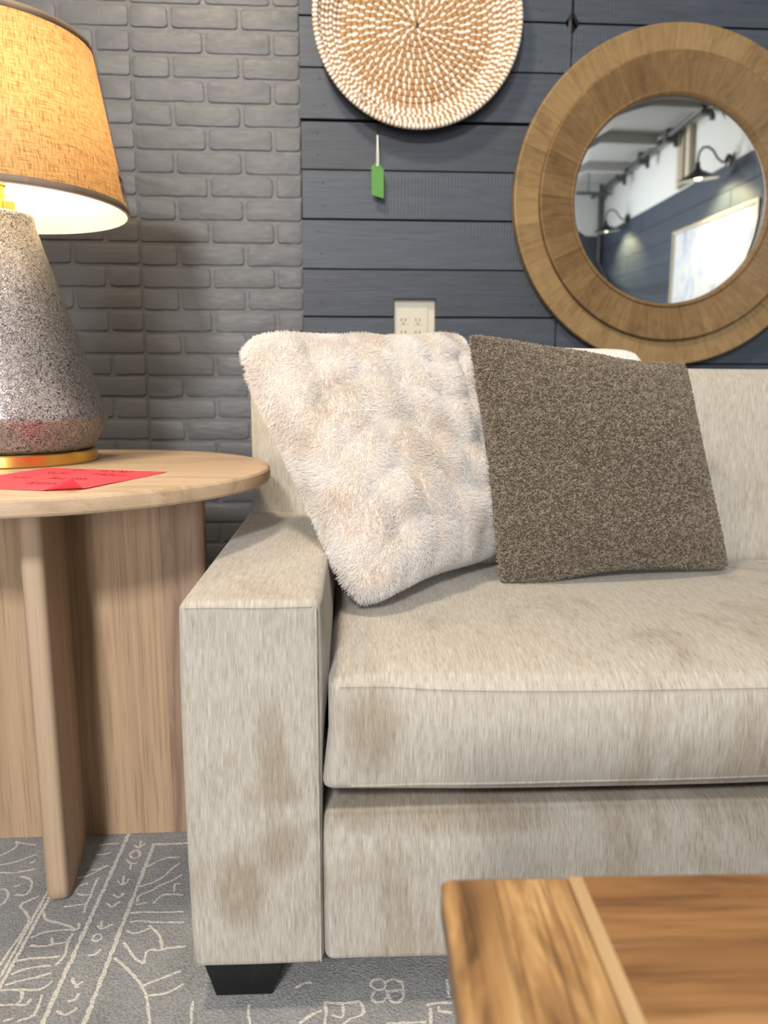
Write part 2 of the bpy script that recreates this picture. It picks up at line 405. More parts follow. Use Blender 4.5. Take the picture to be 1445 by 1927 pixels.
def m_wrap():
    t = NT('clear_plastic_wrap'); c = t.coord()
    h = t.noise(t.mapping(c, (1, 1, .35)), 9, 3, .5, 1.0)
    g = t.n('ShaderNodeBsdfGlossy'); g.inputs['Roughness'].default_value = .04; t.l(t.bump(h, .6, .012), g.inputs['Normal'])
    tr = t.n('ShaderNodeBsdfTransparent'); lw = t.n('ShaderNodeLayerWeight'); lw.inputs[0].default_value = .18
    m = t.n('ShaderNodeMixShader'); t.l(t.math('MULTIPLY', lw.outputs[0], .55), m.inputs[0]); t.l(tr.outputs[0], m.inputs[1]); t.l(g.outputs[0], m.inputs[2])
    t.l(m.outputs[0], t.out.inputs[0]); return t.mat
M['wrap'] = m_wrap()
def m_emit(name, col, s):
    t = NT(name); e = t.n('ShaderNodeEmission'); e.inputs[0].default_value = (*col, 1); e.inputs[1].default_value = s
    t.l(e.outputs[0], t.out.inputs[0]); return t.mat
M['bulb'] = m_emit('warm_bulb', (1, .78, .45), 22); M['bulb_shop'] = m_emit('shop_bulb', (1, .88, .6), 14)

def m_hair(name, rough_tr=.3):
    t = NT(name); a = t.n('ShaderNodeAttribute', attribute_name='tint')
    d = t.n('ShaderNodeBsdfDiffuse'); t.l(a.outputs['Color'], d.inputs[0]); r = t.n('ShaderNodeBsdfTranslucent'); t.l(a.outputs['Color'], r.inputs[0])
    m = t.n('ShaderNodeMixShader'); m.inputs[0].default_value = rough_tr; t.l(d.outputs[0], m.inputs[1]); t.l(r.outputs[0], m.inputs[2])
    t.l(m.outputs[0], t.out.inputs[0]); return t.mat
M['fur'] = m_hair('cream_fur', .35); M['pile'] = m_hair('taupe_boucle', .1)
def m_cloth(name, c0, c1, scale=500, b=.5):
    t = NT(name); c = t.coord(); n = t.noise(c, scale, 3); v = t.voro(c, scale*.45)
    t.principled(t.ramp(n, [(.3, c0), (.7, c1)]), .9, 0, t.bump(v, b, .002), sheen=.2, spec=.15); return t.mat
M['fur_base'] = m_cloth('cream_fur_backing', srgb(196, 180, 166), srgb(226, 214, 204)); M['pile_base'] = m_cloth('taupe_boucle_backing', srgb(66, 58, 48), srgb(96, 86, 74))
M['white_woven'] = m_cloth('white_woven', srgb(196, 192, 186), srgb(232, 229, 224), 260, .8)

def m_rug(name, c0, c1):
    t = NT(name); c = t.coord(); n = t.noise(c, 230, 4, .7); v = t.voro(c, 260); big = t.noise(c, 9, 4, .6)
    k = t.math('ADD', t.math('MULTIPLY', n, .65), t.math('MULTIPLY', big, .35))
    h = t.math('ADD', n, t.math('MULTIPLY', v, .5))
    t.principled(t.ramp(k, [(.36, c0), (.62, c1)]), .95, 0, t.bump(h, .9, .004), sheen=.15, spec=.1); return t.mat
M['rug'] = m_rug('grey_rug_pile', srgb(124, 127, 131), srgb(172, 174, 176)); M['rug_line'] = m_rug('pale_rug_pattern', srgb(200, 197, 192), srgb(234, 230, 224))

# ================================================================== the setting
WX = 2.5
def slab(name, a, b, mat): 
    m = MB(); m.box(a, b); return tag(m.build(name, mat, None, False), kind='structure')
slab('floor', (-3.6, -4.9, -.112), (3.2, 2.62, -.012), M['concrete'])
slab('ceiling', (-3.6, -4.9, 3.23), (3.2, 2.62, 3.33), M['ceiling'])
slab('wall_left', (-3.6, -4.9, -.012), (-3.5, 2.62, 3.23), M['dark_wall'])
slab('wall_front', (-3.5, -4.9, -.012), (3.1, -4.78, 2.62), M['dark_wall']); slab('wall_front', (-3.5, -4.9, 2.62), (3.1, -4.78, 3.23), M['white_wall'])

# brick half of the wall: panels of painted thin brick, one mesh
def brick_wall():
    m = MB(); yb = 2.5045
    m.box((-3.5, yb, -.012), (-.0925, 2.62, 3.23))
    R = random.Random(3)
    def brick(x0, x1, z0, z1):
        w, h = x1-x0, z1-z0
        if w < .02: return
        pts = []; r = min(.009, w*.3); ns = max(3, int(w/.016))
        def seg(p, q, n): return [(p[0]+(q[0]-p[0])*i/n, p[1]+(q[1]-p[1])*i/n) for i in range(n)]
        c = [(x0, z0), (x1, z0), (x1, z1), (x0, z1)]
        P = []
        for (ax, az), (a0, a1), nn in (((x1-r, z0+r), (-90, 0), 3), ((x1-r, z1-r), (0, 90), 3), ((x0+r, z1-r), (90, 180), 3), ((x0+r, z0+r), (180, 270), 3)):
            for i in range(nn+1):
                t = math.radians(a0+(a1-a0)*i/nn); P.append((ax+r*math.cos(t), az+r*math.sin(t)))
        full = []
        for i in range(len(P)):
            a, b = P[i], P[(i+1) % len(P)]; d = math.hypot(b[0]-a[0], b[1]-a[1]); full += seg(a, b, max(1, int(d/.014)))
        cx, cz = (x0+x1)/2, (z0+z1)/2; n = len(full); ph = R.uniform(0, 99)
        j = [(.0011*mnoise.noise(Vector((p[0]*70, p[1]*70, ph)))) for p in full]
        tilt = R.uniform(-.0012, .0012); d0 = R.uniform(-.0008, .0008)
        rings = []
        for inset, dep in ((0, .0005), (.0004, -.0026), (.0011, -.0036), (.003, -.0040)):
            ring = []
            for p, jj in zip(full, j):
                dx, dz = cx-p[0], cz-p[1]; nx = math.copysign(1, dx) if abs(abs(dx)-w/2) < .004 else dx/(w/2); nz = math.copysign(1, dz) if abs(abs(dz)-h/2) < .004 else dz/(h/2)
                e = inset+jj*1.4
                sx = max(-1, min(1, dx/.02)) if abs(dx) > w/2-.012 else 0; sz = max(-1, min(1, dz/.02)) if abs(dz) > h/2-.012 else 0
                ring.append((p[0]+sx*e, yb+dep+(d0+tilt*dx/w if dep < 0 else 0)+(jj*.4 if dep < -.003 else 0), p[1]+sz*e))
            rings.append(ring)
        vs = [v for r_ in rings for v in r_]; fs = []
        for k in range(3):
            for i in range(n): fs.append((k*n+i, k*n+(i+1) % n, (k+1)*n+(i+1) % n, (k+1)*n+i))
        fs.append(tuple(3*n+i for i in range(n)))
        m.add(vs, fs)
    H, L, g = .0671, .2025, .011
    seam = -.587
    for row in range(-30, 20):
        zb = 1.9765+row*H
        if zb < 0 or zb+H > 3.22: continue
        A = row % 2 == 0
        edges = [seam] + ([-.4766, -.2726] if A else [-.3776, -.1794]) + [-.0925]
        x = seam+.003
        for e in edges[1:]:
            jz = R.uniform(-.0012, .0012); brick(x, e-(.0005 if e > -.1 else 0), zb+jz, zb+H-g+jz); x = e+g
        zl = zb+.003
        x1 = seam-.003
        first = L-.006 if A else L/2-.006
        k = 0
        while x1 > -3.45:
            x0 = x1-(first if k == 0 else L-g); jz = R.uniform(-.0012, .0012)
            brick(max(x0, -3.49), x1, zl+jz, zl+H-g+jz); x1 = x0-g; k += 1
    m.box((seam-.0012, 2.5028, 0), (seam+.0002, 2.506, 3.22))
    return tag(m.build('wall_back', M['brick'], None, True, 40), kind='structure')
brick_wall()

# plank half of the wall (one mesh: planks are its pattern)
def plank_wall():
    m = MB(); yf, yt = 2.499, 2.524
    m.box((-.0925, 2.548, -.012), (3.2, 2.62, 3.23), 1)
    R = random.Random(11)
    def prism(poly, y0, y1):
        n = len(poly); vs = [(x, y0, z) for x, z in poly]+[(x, y1, z) for x, z in poly]
        # bevelled front rim
        cx = sum(p[0] for p in poly)/n; cz = sum(p[1] for p in poly)/n
        m.add(vs, [tuple(range(n)), tuple(range(2*n-1, n-1, -1))]+[(i, i+n, (i+1) % n+n, (i+1) % n) for i in range(n)], 0)
    known = {0: (1.0077, 1.1523)}
    gaps = {1.0077: .004, 1.1523: .0055, 1.2974: .0045, 1.4457: .0065, 1.5901: .004, 1.7317: .010, 1.8789: .0038, 2.0201: .006}
    zs = [1.1523, 1.2974, 1.4457, 1.5901, 1.7317, 1.8789, 2.0201]
    z = 1.1523
    while z > .1: z -= .1446; zs.insert(0, z)
    z = zs[-1]
    while z < 3.1: z += .1446; zs.append(z)
    zs.insert(0, -.01); zs.append(3.228)
    for i in range(len(zs)-1):
        z0, z1 = zs[i], zs[i+1]
        gl = gaps.get(round(z0, 4), .0045)/2; gh = gaps.get(round(z1, 4), .0045)/2
        a, b = z0+gl, z1-gh; jx = R.uniform(-.0022, .0022); yo = R.uniform(-.002, .0015); x0 = -.0915+jx; xs = .7336
        sk = R.uniform(-.0012, .0012)
        top = abs(z1-2.0201) < .001; bot = abs(z0-2.0201) < .001
        ch = .026
        if abs(z0-1.1523) < .001:
            polys = [[(x0, a), (.193, a), (.193, 1.209), (.3265, 1.209), (.3265, a), (xs+.55, a), (xs+.55, b), (x0, b)], [(xs+.554, a), (3.1, a), (3.1, b), (xs+.554, b)]]
        elif abs(z1-1.1523) < .001:
            polys = [[(x0, a), (xs-.02, a), (xs-.02, b), (.3265, b), (.3265, 1.075), (.193, 1.075), (.193, b), (x0, b)], [(xs-.016, a), (3.1, a), (3.1, b), (xs-.016, b)]]
        elif z0 > 1.87:
            l = [(x0, a), (xs-.002, a), (xs-.002, b), (x0, b+sk)]; r = [(xs+.002, a), (3.1, a), (3.1, b), (xs+.002, b)]
            if top: l = [(x0, a), (xs-.002, a), (xs-.002, b-ch), (xs-ch*.8, b), (x0, b)]; r = [(xs+.002, a), (3.1, a), (3.1, b), (xs+ch*.8, b), (xs+.002, b-ch)]
            if bot: l = [(x0, a), (xs-ch*.8, a), (xs-.004, a+ch), (xs-.004, b), (x0, b)]; r = [(xs+ch*.8, a), (3.1, a), (3.1, b), (xs+.004, b), (xs+.004, a+ch)]
            polys = [l, r]
        else:
            xj = R.uniform(1.6, 2.4); polys = [[(x0, a+sk), (xj, a), (xj, b), (x0, b+sk)], [(xj+.004, a), (3.1, a), (3.1, b), (xj+.004, b)]]
        for p in polys: prism(p, yf+yo, yt)
        for xn in (-.03, .63, 1.2):                      # nail heads
            for zn in (a+.035, b-.035):
                m.lathe([(0, 0), (.0022, 0), (.0026, .0006)], 8, Matrix.Translation((xn+R.uniform(-.012, .012), yf+yo-.0003, zn+R.uniform(-.008, .008))) @ Matrix.Rotation(-math.pi/2, 4, 'X'), 1)
    o = m.build('wall_back', [M['board'], M['gap']], None, False)
    bevel(o, .0013, 2, 40); return tag(o, kind='structure')
plank_wall()
m = MB(); m.box((.7285, 2.5255, 1.0), (.7385, 2.5275, 3.2)); tag(m.build('trim_1', M['grey_metal'], None, False), kind='structure')   # strip showing through the plank joint

# right wall, seen in the mirror: planks below, white above
slab('wall_right', (3.1, -4.9, -.012), (3.2, 2.55, 3.23), M['white_wall'])
m = MB(); R_ = random.Random(5)
for i in range(11):
    z0 = .02+i*.2380; y = -4.75
    while y < 2.45:
        y1 = min(2.45, y+R_.uniform(.9, 1.7)); m.box((3.075+R_.uniform(-.003, .003), y+.003, z0+.003), (3.0995, y1-.003, z0+.234)); y = y1
tag(m.build('wall_right', M['board'], None, False), kind='structure')
slab('trim_2', (3.04, -2.02, 2.66), (3.099, -1.70, 3.229), m_wall_paint('beige_post_paint', srgb(196, 186, 164)))
slab('trim_3', (3.02, -1.92, 2.66), (3.039, -1.80, 3.229), m_wall_paint('tan_post_paint', srgb(160, 150, 128)))

# rug with its pattern woven in (pattern strokes are part of the rug mesh)
RUG = '''[[(-0.387,1.492),(-0.350,1.492),(-0.328,1.492)],
[(-0.383,1.411),(-0.365,1.430),(-0.346,1.442),(-0.320,1.443)],
[(-0.381,1.354),(-0.359,1.364),(-0.340,1.382),(-0.327,1.408),(-0.317,1.425)],
[(-0.372,1.309),(-0.373,1.327),(-0.356,1.339),(-0.340,1.356),(-0.322,1.369),(-0.305,1.387)],
[(-0.373,1.303),(-0.362,1.305),(-0.354,1.306)],
[(-0.342,1.303),(-0.333,1.324),(-0.316,1.328),(-0.291,1.324)],
[(-0.310,1.336),(-0.313,1.359),(-0.303,1.356)],
[(-0.384,1.281),(-0.351,1.281),(-0.317,1.278),(-0.281,1.278)],
[(-0.372,1.256),(-0.354,1.258),(-0.331,1.253),(-0.276,1.249)],
[(-0.372,1.236),(-0.359,1.227),(-0.344,1.230),(-0.333,1.239)],
[(-0.337,1.245),(-0.320,1.229),(-0.308,1.209),(-0.302,1.183),(-0.323,1.184),(-0.323,1.153)],
[(-0.302,1.183),(-0.288,1.187),(-0.262,1.189)],
[(-0.370,1.205),(-0.350,1.179),(-0.338,1.164),(-0.323,1.153)],
[(-0.375,1.170),(-0.355,1.151),(-0.335,1.130),(-0.314,1.104),(-0.301,1.080),(-0.292,1.052),(-0.284,1.029)],
[(-0.314,1.104),(-0.297,1.114),(-0.279,1.123),(-0.259,1.133)],
[(-0.302,1.083),(-0.285,1.085),(-0.267,1.090),(-0.249,1.105)],
[(-0.228,1.069),(-0.226,1.048),(-0.223,1.025)],
[(-0.423,1.492),(-0.411,1.480),(-0.413,1.507)],
[(-0.411,1.480),(-0.402,1.496)],
[(-0.424,1.457),(-0.418,1.473),(-0.406,1.466),(-0.403,1.451),(-0.415,1.446),(-0.424,1.457)],
[(-0.427,1.442),(-0.413,1.428),(-0.401,1.430)],
[(-0.413,1.428),(-0.411,1.408)],
[(-0.426,1.376),(-0.413,1.361),(-0.404,1.379)],
[(-0.413,1.361),(-0.417,1.389)],
[(-0.423,1.335),(-0.410,1.325),(-0.404,1.338)],
[(-0.428,1.311),(-0.417,1.300),(-0.404,1.314)],
[(-0.427,1.251),(-0.417,1.241),(-0.401,1.253)],
[(-0.417,1.241),(-0.423,1.263)],
[(-0.426,1.220),(-0.423,1.230),(-0.412,1.225),(-0.411,1.214),(-0.421,1.212),(-0.426,1.220)],
[(-0.421,1.178),(-0.411,1.179),(-0.403,1.191)],
[(-0.431,1.129),(-0.420,1.114),(-0.411,1.121)],
[(-0.420,1.114),(-0.415,1.106)],
[(-0.432,1.064),(-0.417,1.054),(-0.403,1.067)],
[(-0.422,1.081),(-0.411,1.084),(-0.410,1.096)],
[(-0.496,1.494),(-0.478,1.498),(-0.456,1.499)],
[(-0.492,1.462),(-0.474,1.463),(-0.464,1.470)],
[(-0.487,1.413),(-0.470,1.415),(-0.458,1.426)],
[(-0.506,1.388),(-0.490,1.394),(-0.476,1.405),(-0.463,1.424)],
[(-0.497,1.344),(-0.493,1.366),(-0.480,1.370)],
[(-0.465,1.388),(-0.466,1.364),(-0.464,1.337),(-0.464,1.311),(-0.462,1.286)],
[(-0.491,1.341),(-0.475,1.336),(-0.464,1.337)],
[(-0.504,1.305),(-0.486,1.308),(-0.464,1.311)],
[(-0.536,1.295),(-0.527,1.278),(-0.513,1.267),(-0.485,1.257),(-0.459,1.242),(-0.462,1.261)],
[(-0.533,1.227),(-0.520,1.236),(-0.506,1.241),(-0.486,1.243),(-0.461,1.242)],
[(-0.498,1.225),(-0.490,1.210)],
[(-0.527,1.208),(-0.504,1.205),(-0.485,1.209),(-0.465,1.212)],
[(-0.464,1.234),(-0.465,1.212),(-0.460,1.182),(-0.467,1.158)],
[(-0.535,1.173),(-0.514,1.177),(-0.489,1.177),(-0.467,1.179)],
[(-0.532,1.142),(-0.519,1.152),(-0.496,1.157),(-0.475,1.159)],
[(-0.533,1.120),(-0.514,1.128),(-0.492,1.133),(-0.468,1.142)],
[(-0.536,1.110),(-0.512,1.110),(-0.473,1.108),(-0.460,1.125)],
[(-0.502,1.108),(-0.495,1.092),(-0.500,1.080),(-0.524,1.080)],
[(-0.500,1.080),(-0.483,1.078),(-0.481,1.090)],
[(-0.466,1.097),(-0.464,1.075),(-0.463,1.060)],
[(-0.506,1.049),(-0.492,1.053)],
[(-0.485,1.047),(-0.471,1.052),(-0.462,1.059)],
[(-0.559,1.339),(-0.573,1.327),(-0.585,1.315),(-0.565,1.292),(-0.553,1.271),(-0.552,1.244),(-0.555,1.217),(-0.558,1.182),(-0.558,1.164)],
[(-0.673,1.440),(-0.656,1.444),(-0.639,1.453),(-0.613,1.472)],
[(-0.686,1.471),(-0.673,1.486),(-0.665,1.505),(-0.674,1.519)],
[(-0.674,1.519),(-0.645,1.509),(-0.626,1.505)],
[(-0.662,1.415),(-0.638,1.413),(-0.616,1.417),(-0.596,1.423)],
[(-0.618,1.400),(-0.597,1.392),(-0.586,1.372),(-0.585,1.345),(-0.606,1.346)],
[(-0.618,1.370),(-0.608,1.374)],
[(-0.640,1.362),(-0.629,1.361),(-0.619,1.347),(-0.617,1.325),(-0.622,1.317)],
[(-0.616,1.441),(-0.608,1.451)],
[(-0.023,1.056),(-0.007,1.050),(0.019,1.050),(0.031,1.051)],
[(-0.023,1.056),(-0.022,1.033),(-0.023,1.011)],
[(0.031,1.051),(0.036,1.032),(0.028,1.023),(0.015,1.019),(0.003,1.010)],
[(0.003,1.049),(0.005,1.031),(0.000,1.022),(-0.013,1.029)],
[(-0.061,1.015),(-0.048,1.027),(-0.028,1.038)],
[(0.049,1.089),(0.061,1.095),(0.072,1.087),(0.070,1.074),(0.057,1.073),(0.049,1.082),(0.049,1.089)],
[(0.072,1.087),(0.085,1.094),(0.098,1.086),(0.100,1.072),(0.089,1.069),(0.071,1.070)],
[(0.054,1.071),(0.049,1.058),(0.055,1.048),(0.069,1.050),(0.075,1.066)],
[(0.075,1.066),(0.079,1.049),(0.089,1.045),(0.098,1.055),(0.099,1.070)],
[(0.133,1.038),(0.149,1.040),(0.173,1.040)],
[(0.138,1.032),(0.135,1.001)],
[(0.151,1.035),(0.152,1.025),(0.170,1.021)],
[(0.172,1.088),(0.170,1.050)],
[(-0.140,1.057),(-0.140,1.041),(-0.135,1.019)],
[(-0.071,1.083),(-0.061,1.093),(-0.045,1.095)],
[(0.068,1.007),(0.094,1.007),(0.129,1.006)]]'''
def rug():
    m = MB(); m.box((-1.75, -.75, -.0119), (1.95, 2.28, -.0012), 0)
    R = random.Random(2)
    def stroke(pl, w=.0048, lvl=-.0007):
        P = [Vector((x, y, 0)) for x, y in pl]; Q = []
        for i in range(len(P)-1):            # Catmull-Rom resample
            p0, p1, p2, p3 = P[max(i-1, 0)], P[i], P[i+1], P[min(i+2, len(P)-1)]
            n = max(2, int((p2-p1).length/.006))
            for k in range(n):
                t = k/n; Q.append(.5*((2*p1)+(p2-p0)*t+(2*p0-5*p1+4*p2-p3)*t*t+(3*p1-p0-3*p2+p3)*t**3))
        Q.append(P[-1]); vs = []; last = (P[-1]-P[0]).normalized() if (P[-1]-P[0]).length > 1e-6 else Vector((1, 0, 0))
        for i, q in enumerate(Q):
            d = (Q[min(i+1, len(Q)-1)]-Q[max(i-1, 0)]); d = d.normalized() if d.length > 1e-6 else last
            last = d
            s = Vector((-d.y, d.x, 0)); a = w/2*R.uniform(.55, 1.35); b = w/2*R.uniform(.55, 1.35)
            zz = Vector((0, 0, lvl+1.5e-6*(i % 97))); vs += [q+s*a+zz, q-s*b+zz]
        m.add(vs, [(2*i, 2*i+1, 2*i+3, 2*i+2) for i in range(len(Q)-1)], 1)
    for pl in eval(RUG): stroke(pl, .0050)
    lvl2 = -.0004
    for x, w in ((-.445, .0075), (-.383, .0075), (-.5385, .0068), (-.5475, .006)):
        stroke([(x, -.6), (x, -.2), (x, .3), (x+.0005, .8), (x, 1.2), (x, 1.49 if x > -.5 else 1.30), ]+([(x, 1.9), (x, 2.2)] if x < -.4 else []), w, lvl2)
    stroke([(-.383, 1.49), (.2, 1.49), (.9, 1.49), (1.8, 1.49)], .0075, lvl2)
    # the same motifs repeat along the border and the field
    base = eval(RUG)
    for dx, dy in ((0, -.62), (.02, -1.24), (.62, -.55), (1.15, -.4), (.55, .55), (1.1, .5), (-.62, 0), (-.6, -.6), (-.62, .6), (0, .62), (1.5, .1), (.9, 0)):
        for pl in base:
            if max(p[0] for p in pl)+dx < -.56 or dx > 0 or dy != 0:
                q = [(x+dx, y+dy) for x, y in pl]
                if all(-1.7 < x < 1.9 and -.7 < y < 2.2 for x, y in q): stroke(q, .005, -.0009)
    o = m.build('area_rug', [M['rug'], M['rug_line']], None, False)
    return tag(o, 'grey area rug with a pale scrolling line pattern', 'rug')
rug()

# ================================================================== sofa
def sofa():
    s = thing('sofa', 'long beige chenille sofa with wide square arms, standing in front of the dark wall', 'sofa', (-.2198, 1.0464, 0), math.radians(-1.2))
    F = M['fabric']; LEN = 2.3
    def arm(x0, mirror):
        sx, sy, sz = .196, .955, .572
        def warp(V, T):
            V = V.copy(); x, y, z = T[:, 0], T[:, 1], T[:, 2]
            if mirror: x = -x
            k = np.clip(1-x*x, 0, 1)
            # soft padding on the inner side near the top, plumper top, slightly fuller front
            V[:, 0] += (-1 if mirror else 1)*.012*np.clip(x, 0, 1)**4*np.exp(-((z-.62)/.3)**2)*np.clip(1-(y+1)*.0, 0, 1)*np.clip((y+1)/.12, 0, 1)
            V[:, 2] += .007*np.clip(z, 0, 1)**6*k*np.clip(1-y*y, 0, 1)
            V[:, 1] -= .004*np.clip(-y, 0, 1)**6*k*np.clip(1-z*z, 0, 1)
            V[:, 0] += (1 if mirror else -1)*.004*np.clip(-x, 0, 1)**6*np.clip(1-z*z, 0, 1)
            # irregular upholstery
            for i in range(len(V)):
                n = mnoise.noise(Vector(V[i]*6)); V[i] += n*.0016
            return V
        v, f = rbox((sx, sy, sz), .013, (8, 24, 20), warp, (x0+sx/2, sy/2, .073+sz/2))
        o = mesh_obj('arm', v, f, F, s)
        q = MB(); X0, X1 = x0+.004, x0+sx-.004
        zt = .073+sz-.0075
        pts = [(x, -.0012, zt+.0006*math.sin(x*40)) for x in np.linspace(X0+.006, X1-.006, 24)]
        q.tube(pts, .0016, 6)
        xs = X1 if not mirror else X0
        q.tube([(xs-.0005*(1 if not mirror else -1), -.002, z) for z in np.linspace(zt-.004, .082, 40)], .0016, 6)
        q.build('seam', F, o)
        return o
    arm(0, False); arm(LEN-.196, True)
    # base rail
    def wbase(V, T):
        V = V.copy(); z = T[:, 2]; y = T[:, 1]
        V[:, 1] += .026*np.clip((z-.35)/.65, 0, 1)**2*np.clip(-y, 0, 1)**4
        for i in range(len(V)): V[i] += mnoise.noise(Vector(V[i]*np.array([4, 7, 6])))*.0022
        return V
    v, f = rbox((LEN-.392, .76, .238), .014, (60, 14, 14), wbase, (LEN/2, .384, .072+.119)); mesh_obj('base', v, f, F, s)
    # bench seat cushion
    def wseat(V, T):
        V = V.copy(); x, y, z = T[:, 0], T[:, 1], T[:, 2]
        ex = np.clip(1-np.abs(x)**14, 0, 1); ey = np.clip(1-np.abs(y)**6, 0, 1)
        V[:, 2] += .024*np.clip(z, 0, 1)**3*ey*np.clip(1-np.abs(x)**26, 0, 1)
        V[:, 2] -= .018*np.clip(-z, 0, 1)**3*np.clip(1-np.abs(x)**5, 0, 1)*np.clip(1-np.abs(y)**10, 0, 1)
        V[:, 1] -= .014*np.clip(-y, 0, 1)**8*np.clip(1-z*z, 0, 1)*ex
        V[:, 2] -= .009*np.clip(z, 0, 1)*np.clip(x+.95, 0, .6)/.6*np.clip(-y, 0, 1)
        V[:, 0] += .012*np.clip(-z, 0, 1)*np.clip(-x, 0, 1)**8*-1
        for i in range(len(V)): V[i] += mnoise.noise(Vector(V[i]*np.array([3.5, 5, 5])))*.003
        return V
    SL = LEN-.392-.022
    v, f = rbox((SL, .70, .172), .016, (80, 26, 10), wseat, (LEN/2, .352, .3545+.086))
    c = mesh_obj('seat_cushion', v, f, F, s)
    q = MB()
    # piping along the front edges of the cushion
    V = np.array(v)
    def front_line(zsel):
        pts = []
        for x in np.linspace(-SL/2+.02, SL/2-.02, 90):
            near = V[(np.abs(V[:, 0]-LEN/2-x) < .02) & (V[:, 1] < .03)]
            z0 = near[:, 2].max() if zsel > 0 else None
            cand = near[(near[:, 2] > .50) & (near[:, 1] < .016)] if zsel > 0 else near[(near[:, 2] < .38)]
            i = np.argmin(cand[:, 1]-zsel*cand[:, 2]*.6); pts.append(Vector(cand[i])+Vector((0, -.0002, -.0002*zsel)))
        for k in range(2): pts = [pts[0]]+[(pts[i-1]+pts[i]*2+pts[i+1])/4 for i in range(1, len(pts)-1)]+[pts[-1]]
        return pts
    q.tube(front_line(1), .0022, 6); q.tube(front_line(-1), .0020, 6)
    q.build('piping', F, c)
    # tight back, leaning slightly
    def wback(V, T):
        V = V.copy(); x, y, z = T[:, 0], T[:, 1], T[:, 2]
        h = (z+1)/2
        V[:, 1] += .09*h*np.clip(1-(y+1)/2*.75, 0, 1)
        V[:, 1] -= .022*np.clip(-y, 0, 1)**4*np.clip(1-np.abs(x)**20, 0, 1)*np.clip(1-np.abs(z)**6, 0, 1)
        V[:, 2] += .006*np.clip(z, 0, 1)**4*np.clip(1-np.abs(x)**20, 0, 1)
        for i in range(len(V)): V[i] += mnoise.noise(Vector(V[i]*np.array([3, 4, 4])))*.003
        return V
    v, f = rbox((LEN-.02, .27, .895), .035, (60, 8, 26), wback, (LEN/2, .955-.135+.005, .078+.4475)); mesh_obj('backrest', v, f, F, s)
    for lx, ly in ((0.008, .018), (LEN-.128, .018), (.008, .83), (LEN-.128, .83)):
        m = MB(); m.add([(lx+.018, ly+.012, 0), (lx+.106, ly+.012, 0), (lx+.106, ly+.09, 0), (lx+.018, ly+.09, 0), (lx, ly, .078), (lx+.126, ly, .078), (lx+.126, ly+.11, .078), (lx, ly+.11, .078)],
              [(0,3,2,1),(4,5,6,7),(0,1,5,4),(1,2,6,5),(2,3,7,6),(3,0,4,7)])
        o = m.build('leg', M['black_leg'], s, False); bevel(o, .0015, 2); o['label'] = 'tapered black block leg'
    return s
sofa()

# ================================================================== pillows
def pillow_surface(corners, thick, n, pinch, p_exp=2.2, bump=None, edge=.006, rnd=0, sag=None):
    """corners bl, br, tr, tl (world). Returns verts, faces, normals for a closed knife-edge pillow."""
    bl, br, tr, tl = [np.array(c, float) for c in corners]
    cen = (bl+br+tr+tl)/4
    N = np.cross(br-bl+tr-tl, tl-bl+tr-br); N /= np.linalg.norm(N)
    g = np.sin(np.linspace(-math.pi/2, math.pi/2, n))*.35+np.linspace(-1, 1, n)*.65
    U, Vv = np.meshgrid(g, g, indexing='ij')
    fu = U*(1-pinch*(1-U**2)**0*(1-Vv**2)*np.abs(U)**1.5); fv = Vv*(1-pinch*(1-U**2)*np.abs(Vv)**1.5)
    k_ = 1-rnd*(np.abs(U)**5*np.abs(Vv)**5); fu = fu*k_; fv = fv*k_
    if sag is not None: fv = fv+sag(U, Vv)
    a, b = (fu+1)/2, (fv+1)/2
    P = ((1-a)*(1-b))[..., None]*bl+(a*(1-b))[..., None]*br+(a*b)[..., None]*tr+((1-a)*b)[..., None]*tl
    t = thick/2*(np.clip(1-np.abs(U)**p_exp, 0, 1)*np.clip(1-np.abs(Vv)**p_exp, 0, 1))**.55+edge
    out = []
    for sgn in (-1, 1):
        tt = t.copy()
        if bump is not None: tt = tt+bump(U, Vv, sgn)*np.clip((1-np.abs(U)**6)*(1-np.abs(Vv)**6), 0, 1)
        out.append(P+sgn*tt[..., None]*N)
    V = np.concatenate([o.reshape(-1, 3) for o in out]); k = n*n; F = []
    idx = np.arange(k).reshape(n, n)
    for i in range(n-1):
        for j in range(n-1):
            q = (idx[i, j], idx[i+1, j], idx[i+1, j+1], idx[i, j+1])
            F.append(tuple(int(x) for x in q[::-1])); F.append(tuple(int(x+k) for x in q))
    ring = [idx[i, 0] for i in range(n)]+[idx[n-1, j] for j in range(1, n)]+[idx[i, n-1] for i in range(n-2, -1, -1)]+[idx[0, j] for j in range(n-2, 0, -1)]
    for i in range(len(ring)):
        a_, b_ = int(ring[i]), int(ring[(i+1) % len(ring)]); F.append((b_, a_, a_+k, b_+k)[::-1])
    return V, F, N, cen

def scatter(V, F, count, R):
    V = np.asarray(V); F = np.array([f for f in F if len(f) == 4])
    A, B, C_, D = V[F[:, 0]], V[F[:, 1]], V[F[:, 2]], V[F[:, 3]]
    nr = np.cross(C_-A, D-B); ar = np.linalg.norm(nr, axis=1); nr /= np.maximum(ar, 1e-12)[:, None]
    pick = R.choice(len(F), count, p=ar/ar.sum()); a = R.random((count, 1)); b = R.random((count, 1))
    P = A[pick]*(1-a)*(1-b)+B[pick]*a*(1-b)+C_[pick]*a*b+D[pick]*(1-a)*b
    return P, nr[pick]

